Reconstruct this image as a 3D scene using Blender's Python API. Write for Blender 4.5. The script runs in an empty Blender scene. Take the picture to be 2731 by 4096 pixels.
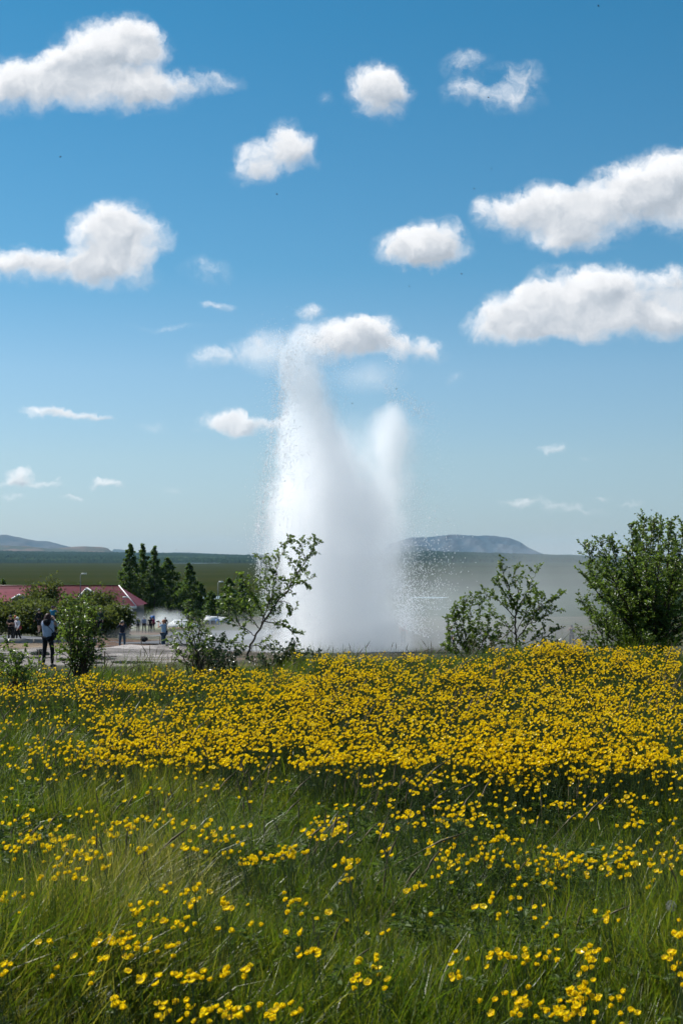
import bpy, math, random
import numpy as np
from mathutils import Vector, Matrix, noise as mnoise
random.seed(7); rng = np.random.default_rng(7)
R = math.radians
SC = bpy.context.scene
COL = SC.collection
# ------------------------------------------------------------------ camera, sky, sun, exposure
F = 5689.0; HZ = 2232.0; CX = 1365.5; CYP = 2048.0; EYE = 1.6
PITCH = math.atan((HZ - CYP) / F)
cam_d = bpy.data.cameras.new('camera'); cam = bpy.data.objects.new('camera', cam_d); COL.objects.link(cam)
cam_d.sensor_fit = 'VERTICAL'; cam_d.sensor_height = 36; cam_d.lens = 50
cam_d.clip_start = 0.1; cam_d.clip_end = 40000
cam.location = (0, 0, EYE); cam.rotation_euler = (R(90) + PITCH, 0, 0)
cam_d.dof.use_dof = True; cam_d.dof.focus_distance = 12; cam_d.dof.aperture_fstop = 10
SC.camera = cam
SUN_AZ = 55.0      # degrees to the left of the view direction
SUN_EL = 47.0
SUN = Vector((-math.sin(R(SUN_AZ)) * math.cos(R(SUN_EL)), math.cos(R(SUN_AZ)) * math.cos(R(SUN_EL)), math.sin(R(SUN_EL))))
ld = bpy.data.lights.new('sun', 'SUN'); ld.energy = 5.0; ld.angle = R(0.53); ld.color = (1, 0.975, 0.935)
lo = bpy.data.objects.new('sun', ld); COL.objects.link(lo)
lo.rotation_euler = SUN.to_track_quat('Z', 'Y').to_euler(); lo.location = (-30, 30, 60)
SC.view_settings.view_transform = 'Standard'; SC.view_settings.look = 'None'
SC.view_settings.gamma = 1; SC.view_settings.use_curve_mapping = False; SC.view_settings.exposure = 0.48
cy = SC.cycles
cy.use_denoising = True
try: cy.denoiser = 'OPENIMAGEDENOISE'; cy.denoising_input_passes = 'RGB_ALBEDO_NORMAL'
except Exception: pass
cy.max_bounces = 26; cy.diffuse_bounces = 2; cy.glossy_bounces = 1; cy.transmission_bounces = 3
cy.volume_bounces = 26; cy.transparent_max_bounces = 8
cy.volume_step_rate = 1.0; cy.volume_max_steps = 256
cy.sample_clamp_indirect = 6; cy.use_adaptive_sampling = True; cy.adaptive_threshold = 0.03

class NT:
    """small helper for node graphs"""
    def __init__(s, tree):
        s.t = tree; s.n = tree.nodes; s.l = tree.links
    def put(s, sock, v):
        if isinstance(v, bpy.types.NodeSocket): s.l.new(v, sock)
        elif v is not None:
            try: sock.default_value = v
            except Exception: sock.default_value = (*v, 1)
    def node(s, typ, out=0, props=None, **inp):
        n = s.n.new(typ)
        for k, v in (props or {}).items(): setattr(n, k, v)
        for k, v in inp.items():
            key = int(k[1:]) if k[0] == 'i' and k[1:].isdigit() else k.replace('_', ' ')
            s.put(n.inputs[key], v)
        return n.outputs[out] if out is not None else n
    def m(s, op, a, b=None, c=None, clamp=False):
        n = s.n.new('ShaderNodeMath'); n.operation = op; n.use_clamp = clamp
        for i, v in enumerate((a, b, c)):
            if v is not None: s.put(n.inputs[i], v)
        return n.outputs[0]
    def v(s, op, a, b=None, c=None, out=0):
        n = s.n.new('ShaderNodeVectorMath'); n.operation = op
        for i, x in enumerate((a, b, c)):
            if x is not None: s.put(n.inputs[i], x)
        return n.outputs[out]
    def noise(s, vec, scale, detail=4, rough=.5, dist=0, out=0, lac=2.0):
        return s.node('ShaderNodeTexNoise', out, Vector=vec, Scale=scale, Detail=detail, Roughness=rough, Distortion=dist, Lacunarity=lac)
    def noise2(s, vec, scale, detail=4, rough=.5, out=0):
        return s.node('ShaderNodeTexNoise', out, dict(noise_dimensions='2D'), Vector=vec, Scale=scale, Detail=detail, Roughness=rough)
    def ss(s, x, a, b, c=0., d=1., typ='SMOOTHSTEP'):
        n = s.n.new('ShaderNodeMapRange'); n.interpolation_type = typ
        for k, v in zip(('Value', 'From Min', 'From Max', 'To Min', 'To Max'), (x, a, b, c, d)): s.put(n.inputs[k], v)
        return n.outputs[0]
    def mix(s, f, a, b, mode='MIX'):
        n = s.n.new('ShaderNodeMix'); n.data_type = 'RGBA'; n.blend_type = mode
        s.put(n.inputs[0], f)
        for i, x in ((6, a), (7, b)):
            if isinstance(x, bpy.types.NodeSocket): s.l.new(x, n.inputs[i])
            else: n.inputs[i].default_value = (*x[:3], 1)
        return n.outputs[2]
    def ramp(s, f, stops):
        n = s.n.new('ShaderNodeValToRGB'); s.put(n.inputs[0], f); e = n.color_ramp.elements
        e[0].position, e[0].color = stops[0][0], (*stops[0][1], 1); e[1].position, e[1].color = stops[-1][0], (*stops[-1][1], 1)
        for p, c in stops[1:-1]: q = e.new(p); q.color = (*c, 1)
        return n.outputs[0]
    def curve(s, x, pts):
        n = s.n.new('ShaderNodeFloatCurve'); s.put(n.inputs['Value'], x); c = n.mapping.curves[0]
        c.points[0].location = pts[0]; c.points[1].location = pts[-1]
        for p in pts[1:-1]: c.points.new(*p)
        n.mapping.update(); return n.outputs[0]
    def xyz(s, v):
        n = s.n.new('ShaderNodeSeparateXYZ'); s.put(n.inputs[0], v); return n.outputs
    def comb(s, x, y, z):
        n = s.n.new('ShaderNodeCombineXYZ')
        for i, a in enumerate((x, y, z)): s.put(n.inputs[i], a)
        return n.outputs[0]

# ---- world: Nishita sky with scattered cumulus, laid out by direction
W = bpy.data.worlds.new('World'); SC.world = W; W.use_nodes = True
W.node_tree.nodes.clear(); g = NT(W.node_tree)
sky = g.node('ShaderNodeTexSky', None, dict(sky_type='NISHITA', sun_disc=False, sun_elevation=R(SUN_EL), sun_rotation=R(-SUN_AZ),
             altitude=100, air_density=1.0, dust_density=0.35, ozone_density=2.2))
dirv = g.node('ShaderNodeTexCoord', 0)   # Generated: the direction in a world shader
dx, dy, dz = g.xyz(dirv)
yy = g.m('MAXIMUM', dy, 0.05)
U = g.m('DIVIDE', dx, yy); V = g.m('DIVIDE', dz, yy)
P0 = g.comb(U, V, 0.0)
# domain warp: coarse and fine
w1 = g.v('SUBTRACT', g.noise2(P0, 22, 2, .55, out=1), (.5, .5, .5))
w2 = g.v('SUBTRACT', g.noise2(P0, 80, 4, .62, out=1), (.5, .5, .5))
PW = g.v('MULTIPLY_ADD', w1, (.024, .017, 0), P0)
PW = g.v('MULTIPLY_ADD', w2, (.012, .010, 0), PW)
# clouds: (px, py, half width px, half height px, strength) as directions
CL = [(60,330,190,125,1),(230,300,220,120,1),(390,190,190,130,1.15),(480,130,150,95,1.1),(590,190,110,110,1),(420,340,230,85,1),(600,350,170,90,.75),(760,320,140,60,.6),(880,315,90,38,.42),(250,205,110,60,.45),
 (60,1060,170,72,.95),(250,1070,220,75,.9),(390,960,130,130,1),(470,880,110,95,1),(560,950,120,95,.9),(470,1060,170,85,1),
 (1500,330,115,95,.95),(1570,330,85,90,.8),(1520,420,90,45,.55),
 (1880,250,100,60,.48),(1900,360,120,55,.62),(2050,370,130,75,.66),(2090,280,110,60,.42),
 (1090,610,150,80,.95),(1180,590,90,70,.85),(1010,680,110,50,.6),(1130,530,60,60,.5),
 (1640,985,150,80,1),(1740,960,130,95,1),(1700,1020,170,48,.95),
 (2050,850,150,85,.9),(2180,820,170,95,1),(2340,860,200,120,1),(2520,780,190,120,1.1),(2660,720,180,130,1.2),(2300,950,170,60,.8),(2780,790,200,150,1),
 (2010,1300,160,75,.9),(2150,1240,200,95,1),(2300,1170,190,110,1.1),(2470,1170,170,110,1.05),(2400,1290,350,75,1.1),(2620,1270,200,90,1),(2720,1150,110,90,1),(2150,1335,230,48,.8),
 (1340,1360,130,85,1),(1420,1330,110,80,1),(1500,1330,90,75,.9),(1620,1390,120,58,.8),(1720,1410,70,45,.55),
 (840,1440,80,55,.42),(980,1430,130,60,.45),(1060,1380,90,75,.4),
 (930,1680,75,52,.9),(870,1695,80,38,.75),(1020,1690,90,42,.8),(960,1715,90,28,.6),(1100,1690,60,30,.5),
 (200,1652,100,26,.8),(350,1665,130,24,.75),(430,1672,60,16,.5),
 (80,1905,60,38,.9),(50,1928,120,22,.8),(180,1938,60,14,.55),(440,1930,60,20,.7),(290,1988,50,13,.5),(680,1962,50,18,.32),(30,1990,90,14,.4),
 (820,1080,90,52,.42),(860,1225,60,26,.48),(1250,1235,70,36,.5),(1290,370,45,40,.22),(1930,1010,60,50,.0),
 (1500,1530,60,50,.3),(1800,1520,40,32,.18),(2250,1795,75,24,.5),(2370,1822,45,14,.3),(2060,2030,75,18,.36),(2190,2025,150,22,.42),(2330,2035,90,14,.3),(2420,1990,55,16,.38),(2520,2022,50,15,.36),(610,1720,60,26,.2),
 (700,1310,200,14,.2),(-250,420,200,140,1),(3000,1300,250,110,1),(-300,1100,240,110,.9),(3100,560,260,120,1)]
acc = None; accs = None
for (px, py, a, b, st) in CL:
    if st <= 0: continue
    uu, vv = (px - CX) / F, (HZ - py) / F; a = a * 1.28 / F; b = b * 1.28 / F
    p = g.v('MULTIPLY_ADD', PW, (1 / a, 1 / b, 0), (-uu / a, -vv / b, 0))
    ln = g.v('LENGTH', p, out=1)
    gk = g.m('MULTIPLY', g.m('SUBTRACT', 1.0, ln, clamp=True), st)
    sh = g.v('DOT_PRODUCT', p, (-.35, .94, 0), out=1)
    acc = gk if acc is None else g.m('ADD', acc, gk)
    accs = g.m('MULTIPLY', sh, gk) if accs is None else g.m('MULTIPLY_ADD', sh, gk, accs)
shade = g.m('DIVIDE', accs, g.m('ADD', acc, 0.05))
nA = g.noise2(PW, 34, 6, .6); PO = g.v('ADD', PW, (-.004, .010, 0)); nB = g.noise2(PO, 34, 3, .5)
nC = g.noise2(PW, 150, 3, .6)
relief = g.m('SUBTRACT', nA, nB)
# elsewhere in the sky: generic scattered clouds
gen = g.noise(g.v('MULTIPLY', dirv, (1, 1, 2.6)), 3.2, 4, .55)
side = g.m('MAXIMUM', g.ss(g.m('ABSOLUTE', U), .33, .6), g.m('MAXIMUM', g.ss(V, .45, .7), g.ss(dy, .3, .05)))
genm = g.m('MULTIPLY', g.m('MULTIPLY', g.ss(gen, .52, .80, 0, 1.6, 'LINEAR'), side), g.ss(dz, .03, .15))
fld = g.m('ADD', acc, genm)
den = g.m('ADD', fld, g.m('MULTIPLY', g.m('SUBTRACT', nA, .5), g.m('MULTIPLY', g.ss(fld, .0, .3), 1.15)))
den = g.m('ADD', den, g.m('MULTIPLY', g.m('SUBTRACT', nC, .5), g.m('MULTIPLY', g.ss(fld, .0, .3), .42)))
alpha = g.ss(den, .0, g.ss(shade, -.55, .35, 1.45, .80, 'LINEAR'))
alpha = g.m('MULTIPLY', alpha, g.ss(V, .03, .14, .72, .97))
br = g.m('MULTIPLY_ADD', shade, .30, .71)
br = g.m('MULTIPLY_ADD', relief, .32, br)
br = g.m('MULTIPLY_ADD', g.ss(den, .3, 1.3), -.06, br)
br = g.m('MULTIPLY_ADD', g.m('SUBTRACT', 1.0, alpha), .16, br)
br = g.m('MINIMUM', g.m('MAXIMUM', br, .52), .86)
ccol = g.mix(g.ss(br, .50, .78), (.72, .80, .90), (.97, .98, 1.0))
ccol = g.v('MULTIPLY', ccol, g.comb(br, br, br))
grade = g.ramp(dz, [(0.0, (.60, .73, 1.0)), (.03, (.62, .76, 1.0)), (.07, (.70, .83, .96)), (.13, (.68, .88, .98)), (.20, (.42, .81, .93)), (.36, (.23, .76, .90)), (1.0, (.23, .76, .90))])
skc = g.v('MULTIPLY', g.v('MULTIPLY', sky.outputs[0], grade), (.755, .75, .745))
BGS = 0.1
cl10 = g.v('MULTIPLY', ccol, (.90 / BGS,) * 3)
final = g.mix(alpha, skc, cl10)
bg = g.node('ShaderNodeBackground', None, None, Color=final, Strength=BGS)
wo = g.n.new('ShaderNodeOutputWorld'); g.l.new(bg.outputs[0], wo.inputs[0])
W.cycles.sampling_method = 'MANUAL'; W.cycles.sample_map_resolution = 512

# ------------------------------------------------------------------ geometry helpers
CP, SP = math.cos(PITCH), math.sin(PITCH)
def P(px, py, d):
    """world point seen at photo pixel px,py at distance d along +y"""
    u = (px - CX) / F; v = (CYP - py) / F
    y = CP - SP * v; z = SP + CP * v
    return Vector((u * d / y, d, EYE + z * d / y))
def proj(x, y, z):
    z = z - EYE
    f = CP * y + SP * z; v = -SP * y + CP * z
    return CX + F * x / f, CYP - F * v / f

def hnoise(x, y, seed=0):
    """cheap smooth noise, vectorised"""
    x = np.asarray(x, float); y = np.asarray(y, float)
    r = np.random.default_rng(100 + seed); o = 0
    for k in range(7):
        a = r.uniform(0, 6.28); f = r.uniform(.6, 1.9); p = r.uniform(0, 6.28)
        o = o + np.sin((x * math.cos(a) + y * math.sin(a)) * f + p + .8 * np.sin(y * f * .7 + x * .4 + p))
    return o / 7
YT = [-60, 0, 14.5, 16.5, 19, 24, 30, 43, 60, 90, 130, 170, 250, 400, 20000]
ZT = [0, 0, 0, 0, -.55, -1.15, -1.35, -1.85, -2.6, -4.35, -5.9, -7.2, -8.9, -12, -12]
def crest(px):
    return np.interp(px, [-900, 0, 300, 650, 1000, 1300, 1700, 1900, 2050, 2150, 2300, 2450, 2731, 3600],
                     [.08, .09, .09, .09, .14, .20, .21, .25, .30, .37, .30, .25, .26, .28])
def H(x, y):
    x = np.asarray(x, float); y = np.asarray(y, float)
    z = np.interp(y, YT, ZT)
    px = CX + F * x / np.maximum(y, 2)
    near = np.clip((24 - y) / 6, 0, 1)
    z = z + crest(px) * np.exp(-((y - 15.5) / 3.4) ** 2) * near
    z = z + near * (.05 * hnoise(x * .9, y * .9, 1) + .055 * hnoise(x * 3.4, y * 3.4, 2))
    # shallow hollow and bank on the right, tussock hollow lower left
    z = z - .11 * np.exp(-((x - 1.35) / .9) ** 2 - ((y - 7.4) / .75) ** 2) - .10 * np.exp(-((x + .75) / .35) ** 2 - ((y - 4.45) / .35) ** 2)
    z = z + .05 * np.exp(-((x - 1.4) / 1.6) ** 2 - ((y - 9.6) / 1.1) ** 2) + .07 * np.exp(-((x + .8) / .5) ** 2 - ((y - 5.4) / .45) ** 2)
    z = z - .10 * np.exp(-((x - .5) / .4) ** 2 - ((y - 4.35) / .4) ** 2)
    far = np.clip((y - 26) / 10, 0, 1) * np.clip((300 - y) / 60, 0, 1)
    pool = 1 - .9 * np.exp(-((y - 61) / 15) ** 2)
    z = z + far * pool * (.05 * hnoise(x * .35, y * .35, 3) + .02 * hnoise(x * 1.7, y * 1.7, 4))
    # raised ground on the left under the path
    z = z + far * .55 * np.clip((-9.5 - x) / 7, 0, 1) * np.clip((y - 70) / 15, 0, 1) * np.clip((150 - y) / 30, 0, 1)
    return z
def H1(x, y): return float(H(x, y))
def on_ground(px, py, hmin=0.0, y0=2.4, y1=24, n=700):
    """first place where the pixel's ray comes down to hmin above the ground (vectorised)"""
    px = np.atleast_1d(px).astype(float); py = np.atleast_1d(py).astype(float); h = np.broadcast_to(hmin, px.shape)
    u = (px - CX) / F; v = (CYP - py) / F; ry = CP - SP * v; rz = (SP + CP * v) / ry; rx = u / ry
    ys = np.linspace(y0, y1, n)
    X = rx[:, None] * ys; Z = EYE + rz[:, None] * ys
    below = Z <= H(X, np.broadcast_to(ys, X.shape)) + h[:, None]
    ok = below.any(1); i = below.argmax(1); y = ys[i]
    return rx * y, y, EYE + rz * y, ok

MATS = {}
def mat(name, col=(.5, .5, .5), rough=.7, spec=.3, metal=0, build=None, trans=0.0, var=0.0, nscale=8.0, bump=0.0, sheen=0):
    if name in MATS: return MATS[name]
    m = bpy.data.materials.new(name); m.use_nodes = True; t = NT(m.node_tree)
    b = t.n['Principled BSDF']; b.inputs['Roughness'].default_value = rough; b.inputs['Metallic'].default_value = metal
    b.inputs['Specular IOR Level'].default_value = spec
    c = (*col, 1); b.inputs['Base Color'].default_value = c
    co = t.node('ShaderNodeTexCoord', 3)
    if var > 0:
        n = t.noise(co, nscale, 5, .6)
        cc = t.mix(t.ss(n, .3, .7), tuple(x * (1 - var) for x in col), tuple(min(1, x * (1 + var)) for x in col))
        t.l.new(cc, b.inputs['Base Color'])
    if bump > 0:
        n2 = t.noise(co, nscale * 3, 4, .6)
        bn = t.node('ShaderNodeBump', 0, None, Strength=bump, Height=n2); t.l.new(bn, b.inputs['Normal'])
    if build: build(t, b)
    MATS[name] = m; return m

def add_trans(t, b, col, w):
    """leaf: part diffuse, part translucent"""
    out = t.n['Material Output']; tr = t.n.new('ShaderNodeBsdfTranslucent')
    t.put(tr.inputs['Color'], col if isinstance(col, bpy.types.NodeSocket) else (*col, 1))
    mx = t.n.new('ShaderNodeMixShader'); t.put(mx.inputs[0], w)
    t.l.new(b.outputs[0], mx.inputs[1]); t.l.new(tr.outputs[0], mx.inputs[2]); t.l.new(mx.outputs[0], out.inputs[0])

def leafmat(name, c1, c2, tcol, rough=.34, spec=.5, w=.3, attr=None):
    def bld(t, b):
        if attr:
            at = t.node('ShaderNodeAttribute', None, dict(attribute_type='GEOMETRY', attribute_name='tint'))
            f = at.outputs['Fac']
        else: f = t.node('ShaderNodeObjectInfo', 'Random')
        c = t.mix(f, c1, c2); t.l.new(c, b.inputs['Base Color'])
        add_trans(t, b, t.mix(f, tuple(x * .7 for x in tcol), tcol), w)
    return mat(name, c1, rough, spec, build=bld)

def tag(o, label=None, cat=None, group=None, kind=None):
    if label: o['label'] = label
    if cat: o['category'] = cat
    if group: o['group'] = group
    if kind: o['kind'] = kind
    return o
def empty(name, loc=(0, 0, 0), rz=0, label=None, cat=None, group=None):
    o = bpy.data.objects.new(name, None); COL.objects.link(o); o.location = loc; o.rotation_euler = (0, 0, rz)
    o.empty_display_size = .1
    return tag(o, label, cat, group)
def link(name, me, material=None, parent=None, loc=(0, 0, 0), rot=(0, 0, 0), scale=(1, 1, 1)):
    o = bpy.data.objects.new(name, me); COL.objects.link(o); o.location = loc; o.rotation_euler = rot; o.scale = scale
    if material and not me.materials: me.materials.append(material)
    if parent: o.parent = parent
    return o
def mesh_np(name, verts, faces, smooth=False, attr=None):
    """faces: (n,k) int array, or list of such arrays"""
    me = bpy.data.meshes.new(name); verts = np.asarray(verts, np.float32)
    fl = faces if isinstance(faces, list) else [faces]; fl = [np.asarray(f, np.int32) for f in fl if len(f)]
    idx = np.concatenate([f.ravel() for f in fl]); tot = np.concatenate([np.full(len(f), f.shape[1], np.int32) for f in fl])
    st = np.concatenate([[0], np.cumsum(tot)[:-1]]).astype(np.int32)
    me.vertices.add(len(verts)); me.vertices.foreach_set('co', verts.ravel())
    me.loops.add(len(idx)); me.loops.foreach_set('vertex_index', idx)
    me.polygons.add(len(tot)); me.polygons.foreach_set('loop_start', st); me.polygons.foreach_set('loop_total', tot)
    if smooth: me.polygons.foreach_set('use_smooth', np.ones(len(tot), bool))
    me.update(calc_edges=True); me.validate()
    for k, a in (attr or {}).items():
        a = np.asarray(a, np.float32)
        if a.ndim == 1: at = me.attributes.new(k, 'FLOAT', 'POINT'); at.data.foreach_set('value', a)
        else:
            at = me.attributes.new(k, 'FLOAT_COLOR', 'POINT')
            at.data.foreach_set('color', np.concatenate([a, np.ones((len(a), 1), np.float32)], 1).ravel())
    return me
def ring(m, lo, hi, w, y0, y1):
    x0, z0 = lo; x1, z1 = hi; V = []
    for y in (y0, y1):
        V += [(x0 - w, y, z0 - w), (x1 + w, y, z0 - w), (x1 + w, y, z1 + w), (x0 - w, y, z1 + w), (x0, y, z0), (x1, y, z0), (x1, y, z1), (x0, y, z1)]
    F_ = []
    for i in range(4):
        j = (i + 1) % 4; F_ += [(i, j, 4 + j, 4 + i), (8 + i, 12 + i, 12 + j, 8 + j), (i, 8 + i, 8 + j, j), (4 + i, 4 + j, 12 + j, 12 + i)]
    m.add(V, F_)
class MB:
    """collects shapes into one mesh"""
    def __init__(s): s.v = []; s.f = {}; s.n = 0
    def add(s, v, faces):
        v = np.asarray(v, float); s.v.append(v)
        for f in faces: s.f.setdefault(len(f), []).append([i + s.n for i in f])
        s.n += len(v)
    def box(s, lo, hi, rz=0, c=None):
        x0, y0, z0 = lo; x1, y1, z1 = hi
        v = np.array([(x0, y0, z0), (x1, y0, z0), (x1, y1, z0), (x0, y1, z0), (x0, y0, z1), (x1, y0, z1), (x1, y1, z1), (x0, y1, z1)])
        if rz:
            c = np.array(c if c is not None else v.mean(0)); r = np.array([[math.cos(rz), -math.sin(rz), 0], [math.sin(rz), math.cos(rz), 0], [0, 0, 1]])
            v = (v - c) @ r.T + c
        s.add(v, [(0, 3, 2, 1), (4, 5, 6, 7), (0, 1, 5, 4), (1, 2, 6, 5), (2, 3, 7, 6), (3, 0, 4, 7)])
    def tube(s, pts, rad, n=6, cap=True):
        pts = [Vector(p) for p in pts]; rad = rad if hasattr(rad, '__len__') else [rad] * len(pts)
        vs = []
        for i, p in enumerate(pts):
            a = pts[max(0, i - 1)]; b = pts[min(len(pts) - 1, i + 1)]; t = (b - a)
            t = t.normalized() if t.length > 1e-9 else Vector((0, 0, 1))
            e = t.cross(Vector((.13, .97, .21))).normalized(); q = t.cross(e)
            for k in range(n):
                an = 6.28318 * k / n; vs.append(p + (e * math.cos(an) + q * math.sin(an)) * rad[i])
        fs = [(i * n + k, i * n + (k + 1) % n, (i + 1) * n + (k + 1) % n, (i + 1) * n + k) for i in range(len(pts) - 1) for k in range(n)]
        if cap: fs += [tuple(range(n))[::-1], tuple(range((len(pts) - 1) * n, len(pts) * n))]
        s.add([tuple(v) for v in vs], fs)
    def ball(s, c, r, nu=10, nv=7, jit=0):
        r = r if hasattr(r, '__len__') else (r, r, r); vs = []; fs = []
        for j in range(nv + 1):
            th = math.pi * j / nv
            for i in range(nu):
                ph = 6.28318 * i / nu; q = 1 + random.uniform(-jit, jit)
                vs.append((c[0] + r[0] * q * math.sin(th) * math.cos(ph), c[1] + r[1] * q * math.sin(th) * math.sin(ph), c[2] + r[2] * q * math.cos(th)))
        for j in range(nv):
            for i in range(nu): fs.append((j * nu + i, (j + 1) * nu + i, (j + 1) * nu + (i + 1) % nu, j * nu + (i + 1) % nu))
        s.add(vs, fs)
    def mesh(s, name, smooth=False):
        return mesh_np(name, np.concatenate(s.v), [np.array(f) for f in s.f.values()], smooth)
    def build(s, name, material, parent=None, smooth=False, loc=(0, 0, 0), rot=(0, 0, 0)):
        return link(name, s.mesh(name, smooth), material, parent, loc, rot)

# ------------------------------------------------------------------ ground
def grid_mesh(name, X, Y, Z, col=None):
    ny, nx = X.shape; v = np.stack([X, Y, Z], -1).reshape(-1, 3)
    i = np.arange((ny - 1) * (nx - 1)); r, c = i // (nx - 1), i % (nx - 1); a = r * nx + c
    return mesh_np(name, v, np.stack([a, a + 1, a + nx + 1, a + nx], 1), True, {'tone': col.reshape(-1, 3)} if col is not None else None)
def smooth01(x): x = np.clip(x, 0, 1); return x * x * (3 - 2 * x)
def groundmat(name, rough=.9, n1=3., n2=14., amp=.35, bump=.5, spec=.12, crack=0):
    def bld(t, b):
        a = t.node('ShaderNodeAttribute', 'Color', dict(attribute_name='tone'))
        co = t.node('ShaderNodeTexCoord', 3)
        n = t.noise(co, n1, 8, .65); m = t.noise(co, n2, 6, .7)
        f = t.m('MULTIPLY_ADD', t.m('SUBTRACT', n, .5), amp * 3, 1.0); f = t.m('MULTIPLY_ADD', t.m('SUBTRACT', m, .5), amp * 2.4, f)
        f = t.m('MAXIMUM', f, .3)
        if crack:
            k = t.noise(t.v('MULTIPLY', co, (.7, 2.2, 1)), .8, 7, .68); f = t.m('MULTIPLY', f, t.ss(t.m('ABSOLUTE', t.m('SUBTRACT', k, .5)), .0, .05, 1 - crack, 1))
            k2 = t.noise(t.v('MULTIPLY', co, (.35, 1.0, 1)), .7, 6, .6); f = t.m('MULTIPLY', f, t.ss(k2, .40, .58, .5, 1.15))
        c = t.v('MULTIPLY', a, t.comb(f, f, f)); t.l.new(c, b.inputs['Base Color'])
        bn = t.node('ShaderNodeBump', 0, None, Strength=bump, Distance=.05, Height=t.m('ADD', n, m)); t.l.new(bn, b.inputs['Normal'])
    return mat(name, (.1, .1, .05), rough, spec, build=bld)

xs = np.concatenate([np.linspace(-60, -9, 18), np.arange(-8.8, 9.4, .14), np.linspace(9.6, 60, 18)])
ys = np.concatenate([np.linspace(-60, 0, 14), np.arange(.6, 30.01, .14), [30]])
X, Y = np.meshgrid(xs, ys); Z = H(X, Y)
c = np.array([.022, .026, .010]) * (1 + .3 * hnoise(X * 2, Y * 2, 9))[..., None]
meadow = link('meadow_ground', grid_mesh('meadow_ground', X, Y, Z, c), groundmat('meadow_soil', n1=5, n2=30)); tag(meadow, kind='structure')

# basin with silica, brown earth and thin grass
t_ = np.linspace(-1, 1, 320); t_ = np.sign(t_) * np.abs(t_) ** 1.6
yb = np.concatenate([[30], np.arange(30.4, 100, .42), np.geomspace(100, 260, 110)])
T, Y = np.meshgrid(t_, yb); X = T * (.35 * Y + 50); Z = H(X, Y)
# hard edges join the meadow at y = 30
PXb, PYb = proj(X, Y, Z)
def blob(cx, cy_, a, b, soft=.35):
    q = np.sqrt(((PXb - cx) / a) ** 2 + ((PYb - cy_) / b) ** 2) + .16 * hnoise(X * 1.1, Y * .45, 21) + .1 * hnoise(X * 3.1, Y * 1.3, 22)
    return smooth01((1 - q) / soft + .5)
def mixc(c, col, m): return c * (1 - m[..., None]) + np.array(col) * m[..., None]
base = np.zeros(X.shape + (3,)) + np.array([.055, .062, .024])
base = mixc(base, (.085, .065, .035), smooth01(.5 + 1.2 * hnoise(X * .2, Y * .12, 11)) * .7)
base = mixc(base, (.14, .085, .055), blob(560, 2565, 330, 38))
base = mixc(base, (.10, .08, .06), blob(1150, 2590, 500, 70))
base = mixc(base, (.06, .055, .04), blob(1900, 2600, 700, 80))
base = mixc(base, (.20, .145, .095), blob(110, 2582, 150, 13))
base = mixc(base, (.085, .08, .04), blob(560, 2548, 190, 10))
base = mixc(base, (.25, .22, .20), blob(300, 2628, 480, 36, .25))
str_ = smooth01(.5 + 2.6 * hnoise(X * .55, Y * 1.9, 71)) * smooth01(.5 + 2.0 * hnoise(X * .25, Y * .6, 72)) * ((Y > 40) & (Y < 72))
base = base * (1 - .55 * str_[..., None])
base = mixc(base, (.17, .115, .085), smooth01(hnoise(X * .3, Y * 1.1, 73) * 3 - .6) * ((Y > 44) & (Y < 70)) * .8)
base = mixc(base, (.31, .28, .26), blob(520, 2612, 150, 18, .3))
base = mixc(base, (.26, .19, .15), blob(620, 2590, 110, 9, .4) * .8)
base = mixc(base, (.24, .26, .09), blob(600, 2511, 110, 6, .4) * .8)
base = mixc(base, (.14, .055, .025), blob(690, 2508, 60, 7, .4) * .7)
base = mixc(base, (.028, .034, .014), smooth01((36 - Y) / 5))
# low sinter mound with layered terraces
def mound(x, y):
    q = ((x + 9.3) / 4.4) ** 2 + ((y - 70) / 5.0) ** 2 + .22 * hnoise(np.asarray(x) * 1.4, np.asarray(y) * .8, 33)
    return .48 * np.clip(1 - q, 0, 1) ** .7 * (1 + .3 * hnoise(np.asarray(x) * 2.2, np.asarray(y) * 2, 34))
mz = mound(X, Y); Z = Z + mz + (mz > .01) * .035 * np.round(3 * hnoise(X * 1.3, Y * .9, 31)) / 3
basin = link('basin_ground', grid_mesh('basin_ground', X, Y, Z, base), groundmat('basin_earth', n1=.9, n2=6, amp=.42, bump=.9, crack=.5)); tag(basin, kind='structure')
# plain to the horizon
yb = np.geomspace(260, 14000, 260); t_ = np.linspace(-1, 1, 160)
T, Y = np.meshgrid(t_, yb); X = T * (.6 * Y + 60); Z = H(X, Y)
PXb, PYb = proj(X, Y, Z)
fieldc = np.zeros(X.shape + (3,)) + np.array([.023, .031, .008])
st = .5 + .5 * np.sin(Y ** .5 * 1.3 + .6 * hnoise(X * .003, Y * .004, 5))
fieldc = mixc(fieldc, (.036, .036, .013), st * .6)
fieldc = mixc(fieldc, (.040, .055, .020), smooth01((560 - Y) / 120))
fieldc = mixc(fieldc, (.020, .034, .018), smooth01((PXb - 1400) / 400) * .85)
for (pa, pb, k_) in ((2244, 2250, .5), (2262, 2270, .45), (2284, 2296, .35), (2320, 2345, .3)):
    w_ = smooth01((PYb - pa) / 2.0) * smooth01((pb - PYb) / 2.0) * smooth01((PXb - 1500 + 300 * hnoise(X * .002, Y * .001, 15)) / 300); fieldc = fieldc * (1 - k_ * w_[..., None])
w_ = smooth01((2254 - PYb) / 2) * (PXb < 1500); fieldc = fieldc * (1 - .6 * w_[..., None])  # shadow line of the forest edge, painted into the field colour
plain = link('plain', grid_mesh('plain', X, Y, Z, fieldc), groundmat('plain_grass', n1=.02, n2=.11, amp=.12, bump=0, spec=0, rough=1)); tag(plain, kind='structure')

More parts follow.
